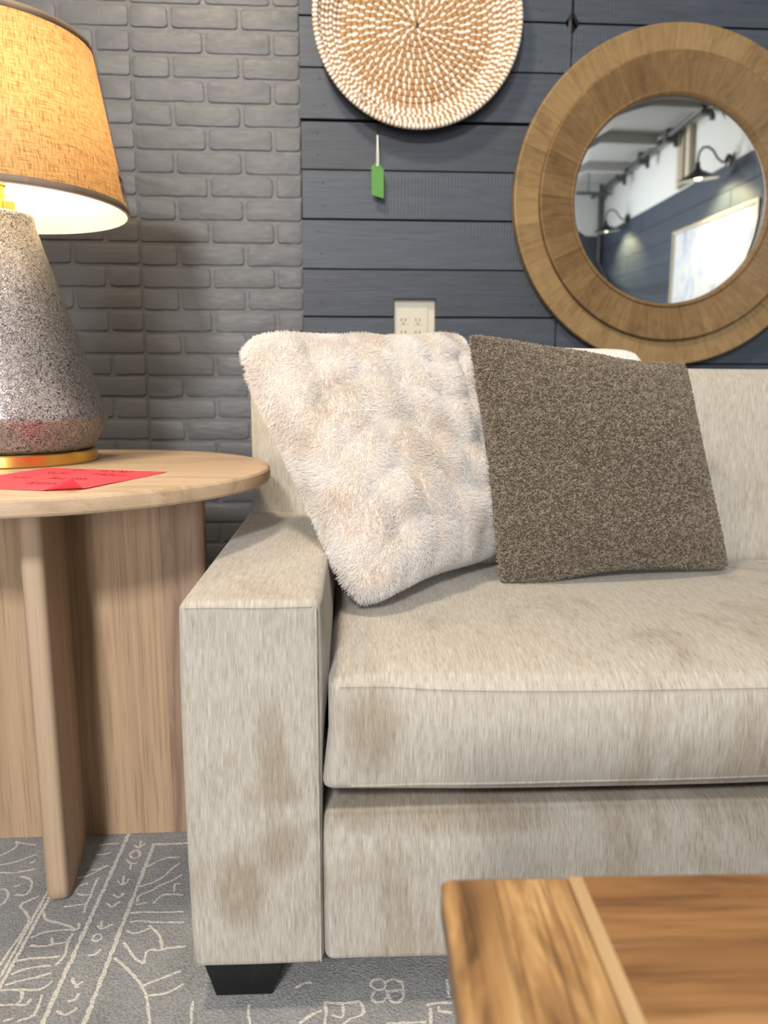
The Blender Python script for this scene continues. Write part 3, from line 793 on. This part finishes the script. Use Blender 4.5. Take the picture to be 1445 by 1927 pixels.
def hair_object(name, pts, radii, tint, mat, parent):
    """pts (n, k, 3)"""
    n, k = pts.shape[:2]
    hc = bpy.data.hair_curves.new(name); hc.add_curves([k]*n)
    hc.attributes['position'].data.foreach_set('vector', pts.astype(np.float32).ravel())
    ra = hc.attributes.get('radius') or hc.attributes.new('radius', 'FLOAT', 'POINT'); ra.data.foreach_set('value', radii.astype(np.float32).ravel())
    ta = hc.attributes.new('tint', 'FLOAT_COLOR', 'CURVE'); ta.data.foreach_set('color', np.concatenate([tint, np.ones((n, 1))], 1).astype(np.float32).ravel())
    hc.materials.append(mat)
    o = bpy.data.objects.new(name, hc); return link(o, parent)

def vnoise(P, s, off=0):
    return np.array([mnoise.noise(Vector((p[0]*s+off, p[1]*s, p[2]*s))) for p in P])

def fur_pillow():
    corners = [(.042, 1.258, .556), (.374, 1.655, .565), (.302, 1.812, 1.058), (-.208, 1.556, 1.040)]
    cen = np.mean(np.array(corners), 0); base = np.array([cen[0], cen[1], .548])
    root = thing('fur_pillow', 'square cream faux fur pillow leaning in the corner of the sofa arm', 'pillow', tuple(base))
    R = np.random.default_rng(4)
    def bump(U, V, s):
        c = np.abs(np.sin((U*3.4+.35*np.sin(V*3.1+1))*math.pi/1.15))      # ruched columns
        r = np.abs(np.sin((V*3.3+.4*np.sin(U*4.2))*math.pi/1.15))
        return .015*(c**.7)+.013*(r**.7)-.010
    V, F, N, c0 = pillow_surface(corners, .17, 76, .10, 2.3, bump, .020, .11)
    # slight world-space lumps
    for i in range(len(V)): V[i] += N*mnoise.noise(Vector(V[i]*16))*.005
    V2 = V-base
    cover = mesh_obj('cover', V2, F, M['fur_base'], root)
    P, nr = scatter(V2, F, 150000, R)
    keep = (nr@N > -.35)             # hair on the visible front and all round the rim
    P, nr = P[keep], nr[keep]; n = len(P)
    L = .0088*(.7+.6*R.random(n)); down = np.array([0, 0, -1.])
    f1 = np.stack([vnoise(P, 15, 3), vnoise(P, 15, 17), vnoise(P, 15, 31)], 1)
    d0 = nr+.35*R.normal(size=(n, 3))*.6+.8*f1
    d1 = nr*.55+down*.45+.3*R.normal(size=(n, 3))*.6+1.0*f1
    d0 /= np.linalg.norm(d0, axis=1, keepdims=True); d1 /= np.linalg.norm(d1, axis=1, keepdims=True)
    # never point into the pillow
    s = np.sum(d1*nr, 1); d1 += nr*np.clip(.15-s, 0, None)[:, None]
    p0 = P; p1 = P+d0*(L*.4)[:, None]; p2 = p1+(d0*.4+d1*.6)*(L*.35)[:, None]; p3 = p2+d1*(L*.35)[:, None]
    pts = np.stack([p0, p1, p2, p3], 1)
    rad = np.tile(np.array([.00045, .0004, .0003, .0001]), (n, 1))
    a = vnoise(P, 9, 5)+.55*vnoise(P, 22, 9); k = np.clip((a-.12)/.45, 0, 1)[:, None]
    k = np.clip(k*.42+.05*R.random((n, 1)), 0, 1)
    tint = np.array(srgb(240, 239, 239))*(1-k)+np.array(srgb(216, 203, 189))*k
    o = hair_object('fur', pts, rad, tint, M['fur'], cover); o['kind'] = 'stuff'
fur_pillow()

def boucle_pillow():
    corners = [(.324, 1.470, .555), (.832, 1.534, .555), (.774, 1.684, .993), (.272, 1.592, 1.048)]
    cen = np.mean(np.array(corners), 0); base = np.array([cen[0], cen[1], .548])
    root = thing('boucle_pillow', 'square taupe brown nubby pillow leaning on the sofa back beside the cream fur one', 'pillow', tuple(base))
    R = np.random.default_rng(9)
    def bump(U, V, s): return .006*np.sin(U*2.2+V*3)*np.cos(V*2.6-U)
    V, F, N, c0 = pillow_surface(corners, .165, 64, .065, 2.2, bump, .007, .035, lambda U, V: -.05*np.clip(-V, 0, 1)**3*np.exp(-((U+.62)/.4)**2)-.045*np.clip(V, 0, 1)**3*np.exp(-((U-.55)/.32)**2))
    for i in range(len(V)): V[i] += N*mnoise.noise(Vector(V[i]*11))*.004
    V2 = V-base
    cover = mesh_obj('cover', V2, F, M['pile_base'], root)
    P, nr = scatter(V2, F, 100000, R); keep = (nr@N > -.35); P, nr = P[keep], nr[keep]; n = len(P)
    # yarn loops gathered into nubs
    cell = np.stack([vnoise(P, 150, 3), vnoise(P, 150, 17), vnoise(P, 150, 31)], 1)
    d = nr*.7+.9*cell+.45*R.normal(size=(n, 3)); d /= np.linalg.norm(d, axis=1, keepdims=True)
    tang = np.cross(nr, R.normal(size=(n, 3))); tang /= np.linalg.norm(tang, axis=1, keepdims=True)
    h = .0032*(.5+R.random(n)); w = .0030
    p0 = P-nr*.001; p1 = P+d*(h*.8)[:, None]; p2 = P+d*h[:, None]+tang*w*.6; p3 = P+d*(h*.35)[:, None]+tang*w
    rad = np.tile(np.array([.0006, .0007, .0007, .0005]), (n, 1))
    k = np.clip(.5+vnoise(P, 120, 7)*.8+.28*R.normal(size=n), 0, 1)[:, None]
    tint = np.array(srgb(110, 100, 88))*(1-k)+np.array(srgb(160, 150, 136))*k
    o = hair_object('pile', np.stack([p0, p1, p2, p3], 1), rad, tint, M['pile'], cover); o['kind'] = 'stuff'
boucle_pillow()

def woven_pillow():
    corners = [(.40, 1.698, .60), (.71, 1.686, .60), (.725, 1.776, 1.022), (.41, 1.79, 1.03)]
    cen = np.mean(np.array(corners), 0); base = np.array([cen[0], cen[1], .555])
    root = thing('woven_pillow', 'off-white woven pillow, only its top edge showing behind the brown pillow', 'pillow', tuple(base))
    V, F, N, c0 = pillow_surface(corners, .030, 40, .02, 3.6, None, .012, .13)
    mesh_obj('cover', V-base, F, M['white_woven'], root)
woven_pillow()

# ================================================================== round side table
TZ = .78
def side_table():
    cx, cy = -.56, 1.555
    s = thing('round_table', 'round light oak pedestal table with crossed panel legs, left of the sofa', 'table', (cx, cy, 0))
    m = MB(); R, th = .43, .031
    prof = [(0, TZ-th), (R-.010, TZ-th), (R-.004, TZ-th+.002), (R-.001, TZ-th+.006), (R, TZ-th/2), (R-.001, TZ-.006), (R-.004, TZ-.002), (R-.009, TZ), (0, TZ)]
    m.lathe(prof, 160); top = m.build('tabletop', M['oak_top'], s, True, 30)
    def panel(ang, length, edge_w, t, base=(0, 0), round_r=.02, mat=M['oak_panel'], emat=M['oak_edge'], ew2=.039):
        """vertical panel reaching outwards from the middle; the outer edge is a solid strip with softened corners"""
        z0, z1 = 0, TZ-th; L = length
        bmv = MB(); bmv.box((0, -t/2, z0), (L-edge_w-ew2, t/2, z1))
        o = bmv.build('leg_panel', mat, s, False)
        e = MB(); e.box((L-edge_w-ew2, -t/2, z0), (L-ew2, t/2, z1)); 
        oe = e.build('edge_strip', emat, o, False)
        # outer rounded nosing with rounded foot
        prof = []; r = round_r; hw = t/2
        sec = [(L-ew2, -hw), (L-r, -hw)]+[(L-r+r*math.sin(a), -hw+r*.62*(1-math.cos(a))) for a in np.linspace(.25, math.pi/2, 5)]
        sec = sec+[(x, -y) for x, y in sec[::-1]]
        zs = [z0+.0005, z0+.004, z0+.012, z0+.024, z0+.04, z1]; ins = [.022, .014, .006, .002, 0, 0]
        vs = []; n = len(sec)
        for z, i in zip(zs, ins):
            for x, y in sec: vs.append((x-i*max(0, (x-(L-ew2))/ew2), y*(1-.25*i/.022*max(0, (x-(L-ew2))/ew2)), z))
        fs = [tuple(range(n))[::-1], tuple((len(zs)-1)*n+k for k in range(n))]
        for a in range(len(zs)-1):
            for k in range(n): fs.append((a*n+k, a*n+(k+1) % n, (a+1)*n+(k+1) % n, (a+1)*n+k))
        on = mesh_obj('nosing', vs, fs, M['oak_fin'] if mat is M['oak_fin'] else emat, o, True, None, None, 30)
        for q in (o,): q.rotation_euler = (0, 0, ang); q.location = (base[0], base[1], 0)
        return o
    t = .045
    panel(0, .296, .047, t, (.0, 0)); panel(math.pi, .29, .047, t, (.0, 0), mat=M['oak_panel'])
    panel(math.radians(-90+9.6), .252, .0, .041, (.004, -.0), .018, M['oak_fin'], M['oak_fin'], .05)
    panel(math.radians(90+6), .252, .0, .041, (0, 0), .018, M['oak_fin'], M['oak_fin'], .05)
side_table()

# ================================================================== table lamp
def lamp():
    cx, cy = -.681, 1.692
    s = thing('table_lamp', 'lit table lamp with a linen shade and grey crackled base on the round table', 'lamp', (cx, cy, TZ))
    z = lambda a: a-TZ
    m = MB(); m.lathe([(0, z(.7805)), (.164, z(.7805)), (.166, z(.783)), (.166, z(.803)), (.164, z(.8055)), (0, z(.8055))], 128); m.build('base', M['brass'], s, True, 30)['label'] = 'round brass foot'
    m = MB(); prof = [(.146, .8058), (.158, .8085), (.163, .815), (.180, .848), (.1895, .866), (.1918, .872), (.1912, .879), (.186, .894), (.160, .978), (.128, 1.081), (.096, 1.182), (.0765, 1.247), (.0715, 1.262), (.0705, 1.275), (.0695, 1.281), (.066, 1.2845), (.056, 1.2852), (.0, 1.2852)]
    m.lathe([(r, z(h)) for r, h in prof], 128); m.build('body', M['lamp_body'], s, True, 60)
    m = MB(); m.lathe([(0, z(1.2853)), (.036, z(1.2853)), (.037, z(1.287)), (.034, z(1.2895)), (.019, z(1.2915)), (.0178, z(1.294)), (.0178, z(1.338)), (.0205, z(1.3395)), (.0205, z(1.343)), (.0115, z(1.345)), (.0115, z(1.351)), (.0135, z(1.3515)), (.0135, z(1.354)), (.011, z(1.3545)), (.011, z(1.36)), (.0135, z(1.3605)), (.0135, z(1.363)), (.0, z(1.363))], 48)
    nk = m.build('socket', M['brass'], s, True, 30)
    m = MB(); m.box((.016, -.006, z(1.2915)), (.036, .006, z(1.309))); sw = m.build('switch_box', M['brass'], nk, False); bevel(sw, .001)
    m = MB(); h = []
    for i in range(25):
        a = math.pi*i/24; h.append((.028*math.cos(a)+.0, 0, z(1.352)-.0085*math.sin(a)))
    m.tube(h, .0014, 6)
    for sg in (-1, 1): m.tube([(sg*.028, 0, z(1.352)), (sg*.05, 0, z(1.39)), (sg*.058, 0, z(1.45)), (sg*.03, 0, z(1.555)), (0, 0, z(1.575))], .0016, 6)
    m.build('harp', M['brass'], s)
    m = MB(); m.lathe([(0, z(1.363)), (.012, z(1.364)), (.014, z(1.38)), (.026, z(1.405)), (.03, z(1.425)), (.026, z(1.446)), (.012, z(1.459)), (0, z(1.461))], 32); m.build('bulb', M['bulb'], s)
    # shade: linen outside, white liner inside, trims, wrap and sticker
    zb, zt, rb, rt = z(1.294), z(1.612), .2565, .2015
    def ring(name, off, za, zc, mat, parent, n=128, nz=10, th=None):
        vs = []; uv = []; fs = []
        for k in range(nz+1):
            zz = za+(zc-za)*k/nz; r = rb+(rt-rb)*(zz-zb)/(zt-zb)+off
            for i in range(n+1):
                a = 2*math.pi*i/n; vs.append((r*math.cos(a), r*math.sin(a), zz)); uv.append((i/n*1.45, (zz-zb)/.31*.31*2))
        for k in range(nz):
            for i in range(n): fs.append((k*(n+1)+i, k*(n+1)+i+1, (k+1)*(n+1)+i+1, (k+1)*(n+1)+i))
        o = mesh_obj(name, vs, fs, mat, parent, True, uv)
        if th: q = o.modifiers.new('thickness', 'SOLIDIFY'); q.thickness = th; q.offset = 0
        return o
    sh = ring('shade', 0, zb+.001, zt-.001, M['shade'], s)
    ring('liner', -.0022, zb+.001, zt-.001, M['liner'], sh)
    ring('trim_band', .0014, zb-.0012, zb+.0125, M['shade_trim'], sh, nz=2, th=.0012)
    ring('trim_band', .0014, zt-.0125, zt+.0012, M['shade_trim'], sh, nz=2, th=.0012)
    ring('rim_edge', -.0006, zb-.0016, zb+.0008, M['sticker_white'], sh, nz=1, th=.005)
    w = ring('plastic_wrap', .0055, zb+.002, zt+.003, M['wrap'], sh, nz=24)
    me = w.data
    for v in me.vertices:
        k = mnoise.noise(Vector(v.co*Vector((14, 14, 5))))*.0025; d = Vector((v.co.x, v.co.y, 0)).normalized(); v.co += d*k
    # barcode sticker on the right-hand rim
    st = MB(); a0 = math.radians(7)
    def patch(a, b, za, zc, off, mi):
        r = lambda zz: rb+(rt-rb)*(zz-zb)/(zt-zb)+off
        vs = []; n = 6
        for k in range(n+1):
            an = a+(b-a)*k/n
            for zz in (za, zc): vs.append((r(zz)*math.cos(an), r(zz)*math.sin(an), zz))
        st.add(vs, [(2*k, 2*k+2, 2*k+3, 2*k+1) for k in range(n)], mi)
    patch(a0-.13, a0+.13, zb+.018, zb+.078, .0024, 0)
    for q, (za, zc) in enumerate(((.060, .070), (.048, .051), (.041, .044), (.035, .037))): patch(a0-.11, a0+.1-.02*q, zb+za, zb+zc, .0030, 1)
    st.build('sticker', [M['sticker_white'], M['sticker_ink']], sh, False)['label'] = 'small paper barcode sticker'
    # the lamp's own light
    d = bpy.data.lights.new('lamp_bulb_light', 'POINT'); d.energy = 13.5; d.color = (1, .82, .58); d.shadow_soft_size = .03
    o = bpy.data.objects.new('lamp_bulb_light', d); link(o); o.location = (cx, cy, 1.47)
lamp()

# ================================================================== red paper sign
def text_mesh(txt, size, M4):
    c = bpy.data.curves.new('t', 'FONT'); c.body = txt; c.size = size; c.extrude = 0; c.shear = .12; c.resolution_u = 3
    o = bpy.data.objects.new('t', c); COL.objects.link(o); bpy.context.view_layer.update()
    me = bpy.data.meshes.new_from_object(o.evaluated_get(bpy.context.evaluated_depsgraph_get()))
    vs = [M4 @ v.co for v in me.vertices]; fs = [tuple(p.vertices) for p in me.polygons]
    bpy.data.objects.remove(o); bpy.data.curves.remove(c); bpy.data.meshes.remove(me); return vs, fs
def paper_sign():
    o0 = Vector((-.563, 1.543, TZ)); rz = math.atan2(-.327, .945)
    s = thing('paper_sign', 'red handwritten price sheet lying on the round table', 'sign', tuple(o0), rz)
    Wd, Hd, n = .264, .276, 44; vs = []; fs = []
    # local x along the text, local -y towards the camera; near right corner curls up
    fo = Vector((Wd, -Hd+.030)); fp = Vector((Wd-.046, -Hd)); e = (fp-fo).normalized(); nrm = Vector((-e.y, e.x))
    if nrm.dot(Vector((Wd, -Hd))-fo) < 0: nrm = -nrm
    for i in range(n+1):
        for j in range(n+1):
            x, y = Wd*i/n, -Hd*j/n; zz = .0012+.0006*math.sin(x*30)*math.sin(y*21)
            d = (Vector((x, y))-fo).dot(nrm)
            if d > -.004:
                dd = d+.004; r = .008; a = min(dd/r, 1.0); q = -.004+r*math.sin(a)+(dd-r*a)*math.cos(a) if dd > 0 else d
                up = r*(1-math.cos(a))+(dd-r*a)*math.sin(a)
                x += (q-d)*nrm.x; y += (q-d)*nrm.y; zz += max(0, up)
            vs.append((x, y, zz))
    for i in range(n):
        for j in range(n): a = i*(n+1)+j; fs.append((a, a+1, a+n+2, a+n+1))
    sheet = mesh_obj('sheet', vs, fs, M['red_paper'], s); q = sheet.modifiers.new('thickness', 'SOLIDIFY'); q.thickness = .0004; q.offset = 0
    for txt, x, y, w in (('NEW', .076, .033, .027), ('ROUND', .138, .033, .066), ('SIDE', .056, .084, .052), ('TABLE', .153, .084, .072), ('NOW', .046, .158, .038), ('$299', .118, .150, .072), ('WAS', .024, .216, .04), ('$499', .125, .213, .06)):
        v, f = text_mesh(txt, .03, Matrix.Identity(4)); wid = max(p.x for p in v)
        k = w/wid
        m = MB(); m.add([(x+p.x*k, -y+p.y*.95, .0026) for p in v], f); m.build('handwriting', M['ink'], sheet, False)
paper_sign()

# ================================================================== wall basket
def basket():
    s = thing('wall_basket', 'round woven seagrass basket with white stitching hung on the dark planks', 'basket', (.257, WX, 1.994))
    Rb, Rr, dep = .230, .292, .060; pitch = .0178
    def spiral(name, mat, path, turns, n, hw, ht, close_uv=0):
        """path(t)-> (r, y, slope angle); builds a coil with a flattened section"""
        total = int(turns*n); vs = []; uv = []; fs = []; L = 0; prev = None; k = 8
        for i in range(total+1):
            t = i/total; a = math.pi/2+2*math.pi*turns*t; r, y, sl = path(t)
            p = Vector((r*math.cos(a), y, r*math.sin(a)))
            if prev: L += (p-prev).length
            prev = p
            rad = Vector((math.cos(a), 0, math.sin(a)))
            along = rad*math.cos(sl)+Vector((0, -1, 0))*math.sin(sl); nor = rad*math.sin(sl)*-1+Vector((0, -1, 0))*math.cos(sl)
            for q in range(k):
                b = 2*math.pi*q/k; vs.append(p+along*hw*math.cos(b)+nor*ht*math.sin(b)); uv.append((L, q/k))
        for i in range(total):
            for q in range(k): fs.append((i*k+q, i*k+(q+1) % k, (i+1)*k+(q+1) % k, (i+1)*k+q))
        fs += [tuple(range(k))[::-1], tuple(total*k+q for q in range(k))]
        return mesh_obj(name, vs, fs, mat, s, True, uv)
    tb = Rb/pitch
    spiral('coiled_base', M['basket'], lambda t: (.004+(Rb-.004)*t, -.0085-.002*math.cos(t*9), 0), tb, 96, pitch*.53, .0062)
    sl = math.atan2(dep, Rr-Rb); ln = math.hypot(dep, Rr-Rb)
    spiral('side_wall', M['basket_side'], lambda t: (Rb+(Rr+.006-Rb)*t, -.0085-dep*t, sl*min(1, t*4)), ln/.0145, 128, .0145*.54, .0058)
    spiral('rim', M['basket_rim'], lambda t: (Rr+.007, -.016-dep, sl), 1.0, 200, .0085, .0088)
    R = random.Random(4)
    for (x, zz) in ((-.168, -.218), (-.086, -.265)):
        m = MB(); c = Vector((x, -.073, zz))
        for i in range(46):
            d = Vector((R.uniform(-1, 1), R.uniform(-1, .1), R.uniform(-.8, .8))).normalized()
            m.tube([c, c+d*.006+Vector((0, -.001, 0)), c+d*R.uniform(.009, .016)], [.0012, .001, .0004], 5)
        m.build('fibre_tuft', M['string_white'], s)
basket()

# ================================================================== price tag hanging from the basket
def price_tag():
    x0 = .140
    s = thing('price_tag', 'small green price tag on a white string hanging below the woven basket', 'tag', (x0, 2.466, 1.545))
    m = MB(); zo = lambda z: z-1.545
    m.tube([(-.052, -.058, zo(1.785)), (-.03, -.064, zo(1.765)), (-.006, -.066, zo(1.748)), (.001, -.062, zo(1.738)), (.001, -.03, zo(1.715)), (0, -.006, zo(1.70)), (0, 0, zo(1.675))], .0011, 6); m.build('black_cord', M['string_black'], s)
    m = MB(); m.tube([(.0, 0, zo(1.680)), (-.0012, .0005, zo(1.65)), (-.002, 0, zo(1.60)), (-.0005, -.001, zo(1.592))], [.0022, .0015, .0016, .0012], 6)
    m.tube([(.0005, 0, zo(1.680)), (.0016, -.0005, zo(1.65)), (.003, 0, zo(1.605)), (.0005, -.001, zo(1.592))], [.0022, .0015, .0016, .0012], 6)
    m.lathe([(0, -.004), (.003, -.003), (.0036, 0), (.003, .003), (0, .004)], 10, Matrix.Translation((0, 0, zo(1.678)))); m.build('white_string', M['string_white'], s)
    w = .0185
    poly = [(-w, 1.5105), (w, 1.4995), (w+.0008, 1.583), (.0075, 1.6005), (-.006, 1.6035), (-w, 1.5935)]
    n = len(poly); vs = [(x, -.0012+.10*(zo(z)), zo(z)) for x, z in poly]+[(x, -.0004+.10*zo(z), zo(z)) for x, z in poly]
    m = MB(); m.add(vs, [tuple(range(n)), tuple(range(2*n-1, n-1, -1))]+[(i, i+n, (i+1) % n+n, (i+1) % n) for i in range(n)])
    m.build('card', M['green_card'], s, False)
price_tag()

# ================================================================== round mirror
def mirror():
    s = thing('round_mirror', 'round mirror in a wide stepped brown wood frame on the dark planks', 'mirror', (1.066, WX, 1.5095))
    X = Matrix.Rotation(math.pi/2, 4, 'X')         # lathe axis z -> world -y
    def piece(name, prof, mat, sharp=25):
        m = MB(); m.lathe(prof, 192, X); return m.build(name, mat, s, True, sharp)
    piece('outer_frame', [(.40, .004), (.503, .004), (.5075, .008), (.5075, .040), (.5055, .0435), (.502, .0445), (.425, .030), (.40, .030)], M['veneer_out'])
    piece('inner_frame', [(.36, .028), (.4265, .028), (.4285, .030), (.4285, .0495), (.4265, .0525), (.423, .053), (.3235, .022), (.3235, .026), (.3215, .0285), (.318, .0285), (.3115, .022), (.3100, .010)], M['veneer_in'])
    g = piece('glass', [(.0, .0125), (.290, .0125), (.3105, .0117)], M['mirror'], 3)
mirror()

# ================================================================== outlet
def outlet():
    s = thing('wall_outlet', 'cream four-socket wall outlet in a cut-out of the dark planks above the fur pillow', 'outlet', (.2598, 2.5245, 1.142))
    m = MB(); m.box((-.0665, 0, -.066), (.0665, .02, .066)); o = m.build('box_plate', M['cream_plastic'], s, False); bevel(o, .001)
    m = MB(); m.box((-.064, -.004, -.065), (.044, .001, .046)); o = m.build('cover_plate', M['cream_plastic'], s, False); bevel(o, .0022, 3)
    for x in (-.0345, .0115):
        for zz in (.000, -.039):
            q = MB(); pts = []
            for i in range(28):
                a = 2*math.pi*i/28; pts.append((x+.0168*math.cos(a), max(-.0125, min(.0125, .0168*math.sin(a)))+zz))
            n = 28; q.add([(px, -.0055, pz) for px, pz in pts]+[(px, -.003, pz) for px, pz in pts], [tuple(range(n)), tuple(range(2*n-1, n-1, -1))]+[(i, i+n, (i+1) % n+n, (i+1) % n) for i in range(n)])
            r = q.build('socket', M['cream_plastic'], s, False); bevel(r, .0006, 2)
            q = MB(); 
            for dx in (-.0064, .0064): q.box((x+dx-.0016, -.0058, zz-.001), (x+dx+.0016, -.005, zz+.0085))
            q.lathe([(0, 0), (.0029, 0), (.0029, .0008)], 12, Matrix.Translation((x, -.0058, zz-.0075)) @ Matrix.Rotation(-math.pi/2, 4, 'X'))
            q.build('slots', M['slot'], r, False)
outlet()

# ================================================================== coffee table
def coffee_table():
    s = thing('coffee_table', 'warm brown solid wood coffee table with an end board, in front of the sofa', 'coffee table', (.100, .6885, 0), math.radians(-2.3))
    H, th, Lx, Dy, ew = .46, .034, 1.15, .62, .128
    def board(name, a, b, mat, r=.004, parent=s):
        m = MB(); m.box(a, b); o = m.build(name, mat, parent, False); bevel(o, r, 3); return o
    # end boards with a rounded outer corner
    def endboard(x0, x1, outer):
        bm = bmesh.new(); r = .012; pts = []
        xo, xi = (x0, x1) if outer < 0 else (x1, x0)
        c = [(x0, -Dy), (x1, -Dy), (x1, 0), (x0, 0)]
        for k, (cx, cy) in enumerate(c):
            if abs(cx-xo) < 1e-6:
                a0 = {0: 180, 1: 270, 2: 0, 3: 90}[k]; ccx = cx+(r if cx == x0 else -r); ccy = cy+(r if k < 2 else -r)
                for i in range(6): a = math.radians(a0+90*i/5); pts.append((ccx+r*math.cos(a), ccy+r*math.sin(a)))
            else: pts.append((cx, cy))
        vs = [bm.verts.new((x, y, H-th)) for x, y in pts]; f = bm.faces.new(vs)
        g = bmesh.ops.extrude_face_region(bm, geom=[f])
        for v in g['geom']:
            if isinstance(v, bmesh.types.BMVert): v.co.z = H
        o = bm_obj('end_board', bm, M['acacia_y'], s, True, 35); bevel(o, .0045, 3, 50); return o
    endboard(0, ew, -1); endboard(Lx-ew, Lx, 1)
    board('inlay_strip', (ew, -Dy, H-th), (ew+.014, -.0005, H+.0002), M['sapwood'], .0008)['label'] = 'pale strip between end board and planks'
    board('inlay_strip', (Lx-ew-.014, -Dy, H-th), (Lx-ew, -.0005, H+.0002), M['sapwood'], .0008)
    ys = [0, -.098, -.205, -.335, -.45, -.54, -Dy]
    for i in range(len(ys)-1):
        board('plank', (ew+.014, ys[i+1]+.0003, H-th), (Lx-ew-.014, ys[i]-.0003, H), M['acacia_x'], .0012)
    for x in (.03, Lx-.10):
        for y in (-.10, -Dy+.03): board('leg', (x, y, 0), (x+.07, y+.07, H-th), M['acacia_y'], .004)
    for a, b in (((.10, -.055, H-th-.07), (Lx-.10, -.035, H-th)), ((.10, -Dy+.035, H-th-.07), (Lx-.10, -Dy+.055, H-th)), ((.05, -Dy+.10, H-th-.07), (.07, -.10, H-th)), ((Lx-.07, -Dy+.10, H-th-.07), (Lx-.05, -.10, H-th))):
        board('apron', a, b, M['acacia_x'], .002)
coffee_table()

# ================================================================== what the mirror shows of the far side of the shop
def barn_light(y, label):
    s = thing('barn_light', label, 'wall lamp', (3.07, y, 2.66), 0, 'barn lights on the side wall')
    m = MB(); m.lathe([(0, 0), (.055, 0), (.055, .012), (.03, .022), (0, .024)], 32, Matrix.Rotation(-math.pi/2, 4, 'Y')); m.build('mount', M['black_metal'], s)
    pts = [(-.02, 0, 0), (-.06, 0, -.02), (-.11, 0, .015), (-.155, 0, .08), (-.20, 0, .105), (-.25, 0, .10), (-.285, 0, .06), (-.295, 0, .01), (-.296, 0, -.05)]
    m = MB(); m.tube(pts, .011, 10); m.build('gooseneck', M['grey_metal'], s)
    Mt = Matrix.Translation((-.296, 0, -.05)) @ Matrix.Rotation(math.radians(-7), 4, 'Y') @ Matrix.Rotation(math.radians(-6), 4, 'X')
    m = MB(); m.lathe([(0, .02), (.02, .02), (.024, -.03), (.04, -.05), (.09, -.075), (.15, -.105), (.185, -.125), (.182, -.127), (.148, -.109), (.088, -.08), (.035, -.056), (0, -.05)], 48, Mt)
    sh = m.build('shade', M['black_metal'], s)
    m = MB(); m.lathe([(.034, -.0585), (.087, -.0825), (.147, -.1115), (.181, -.1295)], 48, Mt); m.build('reflector', M['string_white'], sh)
    m = MB(); m.lathe([(0, -.05), (.02, -.06), (.034, -.095), (.03, -.12), (0, -.132)], 20, Mt); m.build('bulb', M['bulb_shop'], s)
    d = bpy.data.lights.new('barn_bulb_light', 'SPOT'); d.energy = 60; d.color = (1, .86, .45); d.spot_size = math.radians(125); d.spot_blend = .6; d.shadow_soft_size = .04
    o = bpy.data.objects.new('barn_bulb_light', d); link(o); o.location = (3.07-.296, y, 2.66-.19); o.rotation_euler = (0, math.radians(-32), 0)
barn_light(-.93, 'near black gooseneck barn light reflected in the right half of the round mirror')
barn_light(-3.6, 'far black gooseneck barn light reflected at the left edge of the round mirror')

def m_art():
    t = NT('pale_abstract_canvas'); c = t.coord(); n = t.noise(t.mapping(c, (1, 1.6, 1)), 2.6, 5, .6, 1.2); n2 = t.noise(t.mapping(c, (1, 3, .7)), 2.2, 3, .5, .6)
    col = t.ramp(n, [(.3, srgb(150, 164, 194)), (.48, srgb(196, 204, 212)), (.66, srgb(208, 210, 206)), (.8, srgb(176, 160, 170))])
    col = t.mix(t.ramp(n2, [(.62, (0,)*3), (.74, (.75,)*3)]), col, srgb(120, 138, 176)); t.principled(col, .5); return t.mat
def painting():
    s = thing('framed_painting', 'large pale framed painting on the dark wall, reflected at the mirror\'s lower right', 'painting', (3.075, -1.2, 1.65))
    m = MB(); y0, y1, z0, z1, w, d = -.83, .85, -.62, .565, .03, .035
    for a, b in (((y0, z0), (y1, z0+w)), ((y0, z1-w), (y1, z1)), ((y0, z0+w), (y0+w, z1-w)), ((y1-w, z0+w), (y1, z1-w))): m.box((-d, a[0], a[1]), (0, b[0], b[1]))
    o = m.build('frame', m_plain('champagne_frame', srgb(196, 184, 160), .4, .3), s, False)
    m = MB(); m.box((-.018, y0+w, z0+w), (-.004, y1-w, z1-w)); m.build('canvas', m_art(), s, False)
painting()
m = MB(); m.tube([(2.90, -4.70, 3.17), (2.90, 2.4, 3.17)], .03, 12)
for k in range(9):
    y = -4.3+k*.8; m.box((2.86, y-.03, 3.10), (2.98, y+.03, 3.229)); m.box((2.96, y-.02, 3.06), (3.0, y+.02, 3.229))
tag(m.build('ceiling_rail', M['grey_metal']), 'dark grey rail along the ceiling, seen as a diagonal in the mirror', 'ceiling rail')
m = MB(); m.tube([(3.03, -4.71, .0), (3.03, -4.71, 3.2)], .035, 12); tag(m.build('wall_pipe', M['grey_metal']), 'dark vertical pipe in the far corner, at the mirror\'s left edge', 'pipe')
m = MB(); m.tube([(2.18, -3.52, 2.945), (2.80, -3.52, 2.948)], .022, 12); m.tube([(2.5, -3.52, 2.945), (2.5, -3.52, 3.229)], .008, 8); tag(m.build('hanging_bar', M['grey_metal']), 'short dark bar hanging level below the ceiling, left side of the mirror', 'bar')
for k in range(7):
    y = -4.2+k*1.05; slab('trim_%d' % (4+k), (-3.49, y-.05, 3.12), (2.84, y+.05, 3.229), M['ceiling'])
